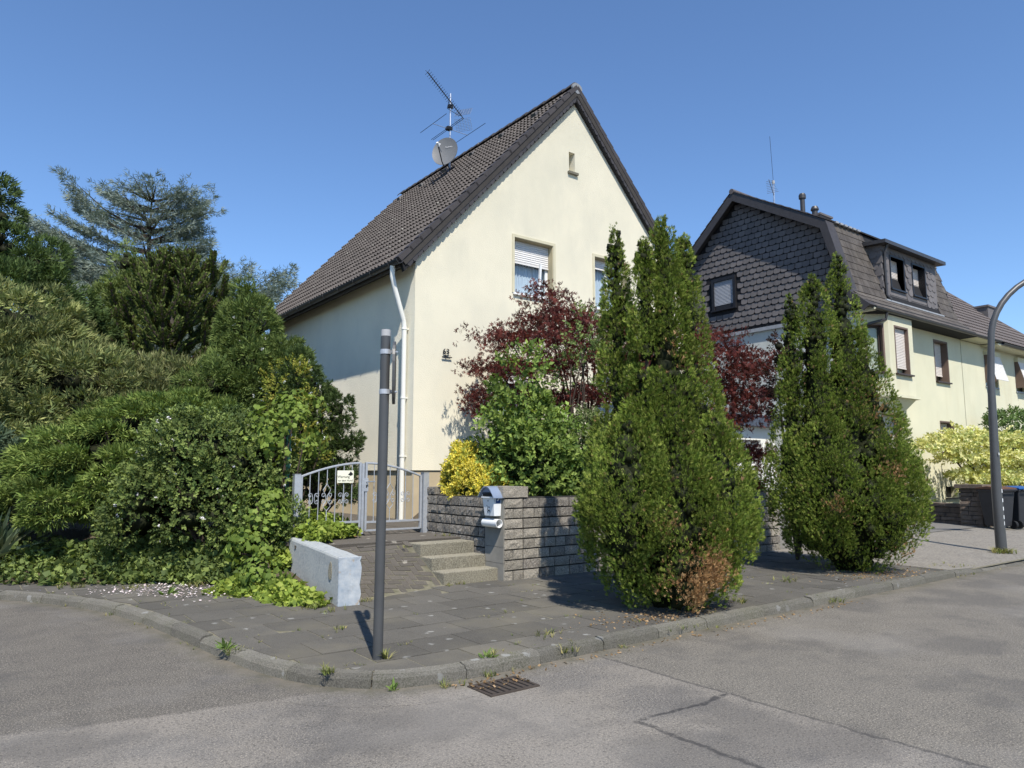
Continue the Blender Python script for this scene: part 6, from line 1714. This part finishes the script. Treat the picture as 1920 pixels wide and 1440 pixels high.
# blue cedar
def cedar():
    rg = np.random.default_rng(91); t = thing('cedar_tree', 'tall blue-grey cedar with spreading flat branches behind the garden', 'tree', (5.2, 30.0, .5))
    f = Fol(92); mb = MB()
    tb = np.array([5.2, 30.0, -.1]); tt = np.array([5.15, 29.8, 12.45])
    mb.tube([tuple(tb + (tt - tb) * k / 8) for k in range(9)], [.30 * (1 - .93 * k / 8) for k in range(9)], 8)
    P = []; D = []
    def spray(p, d, L, w, lift):
        n = int(L * 25); u = rg.random(n); sd = np.cross(d, [0, 0, 1.]); sd /= np.linalg.norm(sd)
        off = rg.normal(0, 1, n) * w * (1 - .75 * u) 
        q = p + d * (L * u)[:, None] + sd * off[:, None] + np.stack([np.zeros(n), np.zeros(n), lift * u * u + rg.normal(0, .055, n) - .10 * np.abs(off)], 1)
        P.append(q); D.append(d * 1.3 + sd * off[:, None] * .8 + rg.normal(0, .22, (n, 3)) + np.array([0, 0, .1]))
    spec = []
    for z in np.arange(4.2, 12.9, .40):
        t_ = (z - 4.2) / 8.7
        if 10.25 < z < 10.7: continue
        for k in range(5):
            a = rg.uniform(0, 6.283); L = (3.6 * (1 - t_) ** .5 + .6) * rg.uniform(.65, 1.0)
            spec.append((z, a, L))
    # the long limbs that break the outline (side, height, length, lift)
    for r_, z, L, lift in [(-1, 11.5, 3.1, 1.3), (-1, 11.2, 2.6, .9), (1, 11.8, 2.0, .9), (1, 11.4, 2.2, .6), (1, 11.0, 1.9, .3), (-1, 9.9, 4.4, 1.4), (-1, 9.5, 4.6, 1.0), (-1, 9.0, 4.4, .7), (1, 9.0, 2.6, .7), (1, 8.4, 3.3, .8),
                           (1, 7.4, 5.4, 2.1), (1, 7.0, 5.6, 1.8), (1, 6.6, 5.5, 1.3), (1, 6.2, 5.3, .9), (1, 5.8, 5.0, .9), (-1, 8.3, 4.6, .6), (-1, 7.6, 4.6, .6), (-1, 10.6, 2.8, .8), (-1, 10.2, 4.0, 1.0), (-1, 9.7, 4.2, .7), (-1, 9.2, 3.6, .6), (-1, 8.8, 3.0, .5), (1, 9.4, 2.5, .6), (1, 8.7, 3.0, .5), (1, 8.0, 3.4, .5), (1, 7.7, 4.4, 1.6), (1, 7.2, 4.8, 1.4), (1, 6.8, 4.6, 1.0), (1, 12.2, 1.7, .5), (-1, 12.3, 1.5, .4), (-1, 8.6, 3.8, .5), (-1, 8.0, 3.4, .5), (-1, 9.6, 3.0, .4), (-1, 10.0, 2.6, .4), (1, 9.8, 2.2, .5), (1, 10.1, 2.6, .4), (1, 6.4, 4.2, .9), (1, 5.9, 4.4, .8)]:
        d = np.array([*rel(r_, rg.uniform(-.35, .2)), 0]); spec.append((z, math.atan2(d[1], d[0]), L, lift)); 
        d = np.array([*rel(r_, rg.uniform(-.6, .1)), 0]); spec.append((z - .1, math.atan2(d[1], d[0]), L * .85, lift))
    for s_ in spec:
        z, a, L = s_[:3]; lift = s_[3] if len(s_) > 3 else rg.uniform(.1, .6)
        o = tb + (tt - tb) * ((z - .5) / 12.6); d = np.array([math.cos(a), math.sin(a), .08])
        pts = [tuple(o + d * L * u + np.array([0, 0, lift * u * u])) for u in (0, .3, .6, .95)]
        mb.tube(pts, [.07, .05, .03, .008], 5)
        spray(o + d * .3, d, L, .36, lift)
        for k in range(int(L * (6.0 if len(s_) > 3 else 2.6))):
            u = rg.uniform(.2, 1.0) ** (.6 if len(s_) > 3 else 1); a2 = a + rg.choice([-1, 1]) * rg.uniform(.4, 1.1); d2 = np.array([math.cos(a2), math.sin(a2), rg.uniform(0, .18)])
            spray(o + d * L * u + np.array([0, 0, lift * u * u]), d2, rg.uniform(.5, 1.1) * (1.25 - .45 * u), .20, rg.uniform(.0, .25))
    for k in range(16):
        a = rg.uniform(0, 6.283); z = rg.uniform(11.7, 12.5); spray(np.array([5.15, 29.8, z]), np.array([math.cos(a), math.sin(a), rg.uniform(.1, .5)]), rg.uniform(.5, 1.1) * (13.0 - z), .12, .1)
    P = np.concatenate(P); D = np.concatenate(D)
    cols = [(.15, .185, .165), (.19, .225, .20), (.10, .13, .115), (.15, .17, .13)]
    col = pal(rg, len(P), cols, .2); S = rg.uniform(.19, .34, len(P)); TU = [t_fan(1, 38, .05, 1.0, .7, 70 + k, .5) for k in range(4)]; k = rg.integers(0, 4, len(P))
    for q in range(4):
        s_ = k == q; f.put(TU[q], P[s_], D[s_], S[s_], col[s_])
    f.obj('crown', M['needle'], t); mb.build('trunk', M['bark'], t, smooth=True)
cedar()

# monkey puzzle
def monkey():
    rg = np.random.default_rng(95); t = thing('monkey_puzzle_tree', 'monkey puzzle tree with thick rope-like curved spiny branches', 'tree', (3.95, 19.2, .6))
    mb = MB(); f = Fol(96); P = []; D = []; base = np.array([3.95, 19.2, .6]); top = np.array([4.0, 19.1, 6.7])
    mb.tube([tuple(base + (top - base) * k / 6) for k in range(7)], [.17 - .013 * k for k in range(7)], 10)
    tube_mb = MB()
    def rope(pts, r_):
        pts = [np.array(p) for p in pts]
        tube_mb.tube([tuple(p) for p in pts], [r_ * .38] * (len(pts) - 1) + [r_ * .25], 6)
        for a, b in zip(pts, pts[1:]):
            L = max(1e-5, np.linalg.norm(b - a)); d = (b - a) / L; n = max(3, int(L * 420)); u = rg.random(n); ang = rg.uniform(0, 6.283, n)
            e1 = np.cross(d, [0, 0, 1.] if abs(d[2]) < .9 else [1., 0, 0]); e1 /= np.linalg.norm(e1); e2 = np.cross(d, e1)
            rad = np.cos(ang)[:, None] * e1 + np.sin(ang)[:, None] * e2
            P.append(a + d * (L * u)[:, None] + rad * r_ * .5); D.append(rad * .7 + d)
    def arc(o, d, L, curl, n=6):
        pts = [np.array(o)]; dd = np.array(d, float)
        for k in range(n):
            dd = dd + np.array([.001, 0, curl / n]); dd /= np.linalg.norm(dd); pts.append(pts[-1] + dd * L / n)
        return pts
    rope([base + (top - base) * .5, top, top + np.array([0, 0, .35])], .10)
    for z in np.arange(2.9, 6.85, .44):
        nb = 6; ph = rg.uniform(0, 6.28); t_ = max(0.0, (z - 3.3) / 3.5)
        for k in range(nb):
            a = ph + k * 6.283 / nb + rg.uniform(-.25, .25); L = (1.55 * (1 - t_ ** 2.2) + .42) * rg.uniform(.85, 1.1)
            o = base + (top - base) * ((z - .6) / 6.1)
            d = np.array([math.cos(a), math.sin(a), -.25 + .75 * t_]); pts = arc(o, d, L, 1.3); rope(pts, .105)
            for q in (3, 5):
                for sg in (-1, 1):
                    dd = pts[q] - pts[q - 1]; dd /= np.linalg.norm(dd); sd = np.cross(dd, [.02, .01, 1.]); sd /= max(1e-6, np.linalg.norm(sd))
                    rope(arc(pts[q], dd * .65 + sd * sg * .75, L * rg.uniform(.30, .48), 1.1, 4), .085)
    P = np.concatenate(P); D = np.concatenate(D)
    V = np.array([[0, 0, 0], [.28, 0, .35], [0, .06, 1], [-.28, 0, .35]]); F = np.array([(0, 1, 2, 3)])
    tipw = (P[:, 2] - 3.5) / 4
    col = pal(rg, len(P), [(.052, .072, .02), (.08, .105, .028), (.125, .15, .042)], .22)
    f.put((V, F), P, D, rg.uniform(.05, .085, len(P)), col)
    f.obj('crown', M['needle'], t); mb.build('trunk', M['bark_grey'], t, smooth=True); tube_mb.build('branches', M['bark'], t)
monkey()

# green post with the vine
gp = thing('green_post', 'dark green metal fence post wrapped in vine leaves', 'post', (3.86, 10.62, .4))
mb = MB(); mb.box((3.83, 10.60, .4), (3.90, 10.66, 2.32)); mb.build('post', M['green_post'], gp)
for k in range(7):
    mb = MB(); mb.box((3.895, 10.592, .8 + k * .22), (3.907, 10.60, .84 + k * .22)); mb.build('clip', M['galv'], gp)
shrub('grape_vine', 'light green vine with large leaves climbing the green post', 'vine', (3.85, 10.7, .4),
      [((3.85, 10.72, 2.15), (.42, .32, .42)), ((3.6, 10.75, 1.85), (.30, .25, .32)), ((4.05, 10.6, 2.4), (.25, .25, .25))], 15, (.08, .24), 8, [t_vine(3, 31 + k) for k in range(4)], (.085, .15), [(.12, .165, .03), (.16, .21, .045), (.08, .12, .024)], core=None, trunk=('bark', .012, 10), seed=98, up=.1)
shrub('grape_vine', 'vine shoots with large leaves tumbling down at the end of the blue wall', 'vine', (3.45, 10.25, .35),
      [((3.42, 10.3, .95), (.26, .26, .38)), ((3.30, 10.1, .62), (.3, .25, .25)), ((3.15, 9.3, .3), (.2, .25, .2))], 22, (.09, .15), 8, [t_vine(3, 41 + k) for k in range(4)], (.07, .13), [(.12, .165, .03), (.16, .21, .045), (.08, .12, .024)], core=None, trunk=('bark', .01, 8), seed=99, up=.1)

# yucca at the left edge
yu = thing('yucca', 'spiky yucca rosette at the left edge of the pavement', 'plant', (.55, 12.75, .2)); f = Fol(101); rg = np.random.default_rng(101); n = 110
P = np.stack([.45 + rg.normal(0, .07, n), 12.75 + rg.normal(0, .07, n), .25 + rg.random(n) * .25], 1); a = rg.uniform(0, 6.283, n); el = rg.uniform(.1, 1.4, n)
D = np.stack([np.cos(a) * np.cos(el), np.sin(a) * np.cos(el), np.sin(el)], 1)
V = np.array([[-.03, 0, 0], [.03, 0, 0], [.035, .012, .5], [-.035, .012, .5], [.004, -.01, 1.0], [-.004, -.01, 1.0]]); F = np.array([(0, 1, 2, 3), (3, 2, 4, 5)])
f.put((V, F), P, D, rg.uniform(.55, .85, n), pal(rg, n, [(.05, .075, .045), (.075, .10, .06), (.10, .115, .06)])); f.obj('leaves', M['leaf'], yu)
mb = MB(); mb.tube([(.45, 12.75, .1), (.45, 12.75, .5)], [.09, .06], 8); mb.build('stem', M['bark'], yu)

# ivy, weeds and fallen petals: ground cover nobody could count
def cover(name, label, cat, pts, tmpl, size, cols, seed, mat='leaf', up=1.0):
    rg = np.random.default_rng(seed); f = Fol(seed + 1); P = np.array(pts); n = len(P)
    D = rg.normal(0, .45, (n, 3)) + np.array([0, 0, up]); k = rg.integers(0, len(tmpl), n); S = rg.uniform(*size, n); col = pal(rg, n, cols, .2)
    for q in range(len(tmpl)):
        s_ = k == q; f.put(tmpl[q], P[s_], D[s_], S[s_], col[s_])
    o = f.obj(name, M[mat], None); o['kind'] = 'stuff'; tag(o, label, cat); return o
rg = np.random.default_rng(111)
IVY = [t_sprig(4, .6, .36, 51 + k, .1, 70) for k in range(3)]
pts = []
for c, r_, n, hh in [((3.15, 8.75), (.26, .65), 900, .16), ((2.85, 9.5), (.4, .5), 700, .2), ((3.3, 8.2), (.12, .28), 220, .12), ((3.72, 10.25), (.2, .3), 400, .3), ((4.3, 10.2), (.48, .20), 800, .16), ((4.0, 9.9), (.18, .4), 400, .16), ((4.45, 10.9), (.5, .3), 500, .35)]:
    a = rg.uniform(0, 6.283, n); u = np.sqrt(rg.random(n)); x = c[0] + np.cos(a) * u * r_[0]; y = c[1] + np.sin(a) * u * r_[1]
    for X, Y, U in zip(x, y, u):
        g0 = (.64 if (X > 3.87 and Y > 9.3) else gh(min(X, 3.8), Y)); pts.append((X, Y, g0 + rg.random() * hh * (1.05 - U * .7)))
cover('ivy', 'bright green ivy covering the ground around the blue wall and gate', 'ivy', pts, IVY, (.07, .12), [(.15, .20, .035), (.20, .255, .045), (.095, .135, .028), (.25, .29, .06)], 112)
pts = []
for n, x0, x1, d0, d1, hh in [(1500, -.9, 2.6, -.05, .9, .28), (1100, 2.2, 3.25, .1, 1.3, .3), (600, 1.6, 3.1, -.05, .5, .18)]:
    k = 0
    while k < n:
        X = rg.uniform(x0, x1); Y = rg.uniform(8.3, 14.2); d = edgedist(X, Y)
        if d0 < d < d1: pts.append((X, Y, gh(X, Y) + rg.random() * hh * min(1, (d + .2) * 1.2))); k += 1
cover('ground_cover', 'low dark leafy ground cover under the hedge plants along the pavement', 'ground cover', pts, SPRIG + IVY, (.09, .17), [(.075, .105, .033), (.115, .15, .045), (.17, .21, .06), (.055, .078, .026)], 113)
# grass and weeds in joints, at the kerb and post foot
BL = [t_blades(7, 61 + k, .055, .9, .9) for k in range(4)]
tufts = []
def tuft(x, y, z, n, spread, s): 
    for _ in range(n): tufts.append((x + rg.normal(0, spread), y + rg.normal(0, spread * .7), z, s * rg.uniform(.6, 1.3)))
for i in range(14, len(KC) - 1):
    p = KC[i]; nn = knorm(i)
    if p.x > 20: break
    if rg.random() < (.42 if i < 60 else .22): tuft(p.x - nn.x * .03, p.y - nn.y * .03, 0.0, int(rg.integers(1, 4)), .05, .07)
    if rg.random() < .38: tuft(p.x + nn.x * .13, p.y + nn.y * .13, .09, int(rg.integers(1, 4)), .06, .055)
for c, ctr in slabs:
    if rg.random() < .6:
        e = rg.integers(0, len(c)); a = c[e]; b = c[(e + 1) % len(c)]; u = rg.random()
        tuft(a[0] + (b[0] - a[0]) * u, a[1] + (b[1] - a[1]) * u, .095, int(rg.integers(1, 5)), .045, .055)
for x, y, z, n, sd, s in [(2.86, 5.46, .1, 9, .025, .13), (2.32, 5.35, .1, 12, .05, .12), (2.02, 6.5, .05, 12, .05, .12), (3.02, 4.82, 0, 9, .05, .10), (3.55, 5.0, .1, 8, .04, .12), (4.3, 4.92, .05, 10, .07, .13), (3.45, 4.84, 0, 8, .05, .09), (5.45, 8.38, .1, 9, .05, .10), (5.28, 8.36, .1, 9, .05, .08), (3.85, 7.95, .1, 10, .06, .10), (5.9, 4.95, .05, 14, .15, .08), (3.2, 7.9, .1, 12, .08, .13), (3.25, 7.6, .1, 10, .08, .11), (4.4, 5.3, .1, 10, .10, .10), (3.05, 6.7, .1, 8, .06, .10), (16.0, 5.6, .06, 26, .12, .22), (8.6, 4.9, .02, 8, .07, .12), (9.2, 5.9, .1, 8, .1, .14), (13.0, 5.4, .06, 14, .25, .10), (7.3, 5.3, .1, 10, .1, .12), (5.0, 9.1, .55, 6, .06, .07), (6.0, 9.6, .62, 10, .1, .09), (2.6, 10.3, .1, 12, .1, .16), (1.9, 10.6, .1, 10, .1, .12), (1.3, 11.2, .1, 14, .12, .14)]:
    tuft(x, y, z, n, sd, s)
rgt = np.random.default_rng(120); f = Fol(121); TT = np.array(tufts); n = len(TT); k = rgt.integers(0, 4, n)
D = rgt.normal(0, .12, (n, 3)) + np.array([0, 0, 1]); col = pal(rgt, n, [(.11, .135, .04), (.17, .17, .06), (.26, .23, .10), (.085, .11, .03)], .2)
for q in range(4):
    s_ = k == q; f.put(BL[q], TT[s_, :3], D[s_], TT[s_, 3] * .82, col[s_])
o = f.obj('grass_tufts', M['leaf'], None); o['kind'] = 'stuff'; tag(o, 'small grass tufts and weeds in the paving joints and along the kerb', 'weeds')
# broad-leaved weed rosettes at the kerb
for x, y, s, lb in [(1.93, 6.62, .12, 'leafy weed growing at the kerb bend left of the sign post'), (2.66, 4.98, .10, 'small leafy weed at the foot of the kerb below the sign post'), (2.15, 9.9, .15, 'leafy weed on the pavement beside the fallen petals'), (3.52, 4.99, .10, 'small upright weed on the kerb above the drain grate')]:
    w_ = thing('weed', lb, 'weed', (x, y, .02)); f = Fol(int(x * 100)); rgw = np.random.default_rng(int(x * 77)); n = 16; a = rgw.uniform(0, 6.283, n); el = rgw.uniform(.2, 1.1, n)
    V = np.array([[-.03, 0, 0], [.03, 0, 0], [.11, .03, .55], [-.11, .03, .55], [.02, -.06, 1.0], [-.02, -.06, 1.0]]); F = np.array([(0, 1, 2, 3), (3, 2, 4, 5)])
    zb_ = .0 if y < 5 and s < .11 and x < 3 else .09
    f.put((V, F), np.tile([[x, y, zb_]], (n, 1)) + rgw.normal(0, .012, (n, 3)) * np.array([1, 1, 0]), np.stack([np.cos(a) * np.cos(el), np.sin(a) * np.cos(el), np.sin(el)], 1), rgw.uniform(s * .6, s * 1.1, n), pal(rgw, n, [(.085, .13, .035), (.13, .18, .05)]))
    f.obj('leaves', M['leaf'], w_)
# petals
n = 650; pts = []
while len(pts) < n:
    X = rg.normal(2.25, .50); Y = rg.normal(10.2, .55); d = edgedist(X, Y)
    if -1.0 < d < .15: pts.append((X, Y, .112 + rg.random() * .004))
PET = [(np.array([[-.5, -.4, 0], [.5, -.4, .05], [.5, .5, .15], [-.5, .5, .05]]), np.array([(0, 1, 2, 3)]))]
rgp = np.random.default_rng(131); f = Fol(132); P = np.array(pts)
f.put(PET[0], P, rgp.normal(0, .25, P.shape) + np.array([0, 0, 1.0]), rgp.uniform(.012, .026, n), pal(rgp, n, [(0.60, 0.50, 0.50), (0.64, 0.59, 0.58), (0.44, 0.36, 0.32)], .1))
o = f.obj('fallen_petals', M['petal'], None); o['kind'] = 'stuff'; tag(o, 'pale pink fallen petals scattered on the pavement below the rose bush', 'petals')
# dry needles under the thujas
n = 900; rgp = np.random.default_rng(141); f = Fol(142)
P = np.concatenate([np.stack([rgp.normal(6.0, .45, n // 2), rgp.normal(5.25, .22, n // 2), np.full(n // 2, .108)], 1), np.stack([rgp.normal(10.9, .5, n // 2), rgp.normal(5.5, .3, n // 2), np.full(n // 2, .108)], 1)])
P = P[(P[:, 1] > 5.04)]
P = np.concatenate([P, np.stack([rgp.uniform(3, 9, 200), 4.80 + rgp.normal(0, .05, 200), np.full(200, .008)], 1), np.stack([rgp.uniform(3.15, 3.6, 60), rgp.uniform(4.5, 4.75, 60), np.full(60, .02)], 1)])
f.put(PET[0], P, rgp.normal(0, .5, P.shape) + np.array([0, 0, 1.0]), rgp.uniform(.010, .026, len(P)), pal(rgp, len(P), [(.22, .14, .07), (.15, .10, .05), (.30, .21, .12)], .2))
o = f.obj('dry_litter', M['petal'], None); o['kind'] = 'stuff'; tag(o, 'brown dry needle litter on the pavement under the thujas and in the gutter', 'litter')
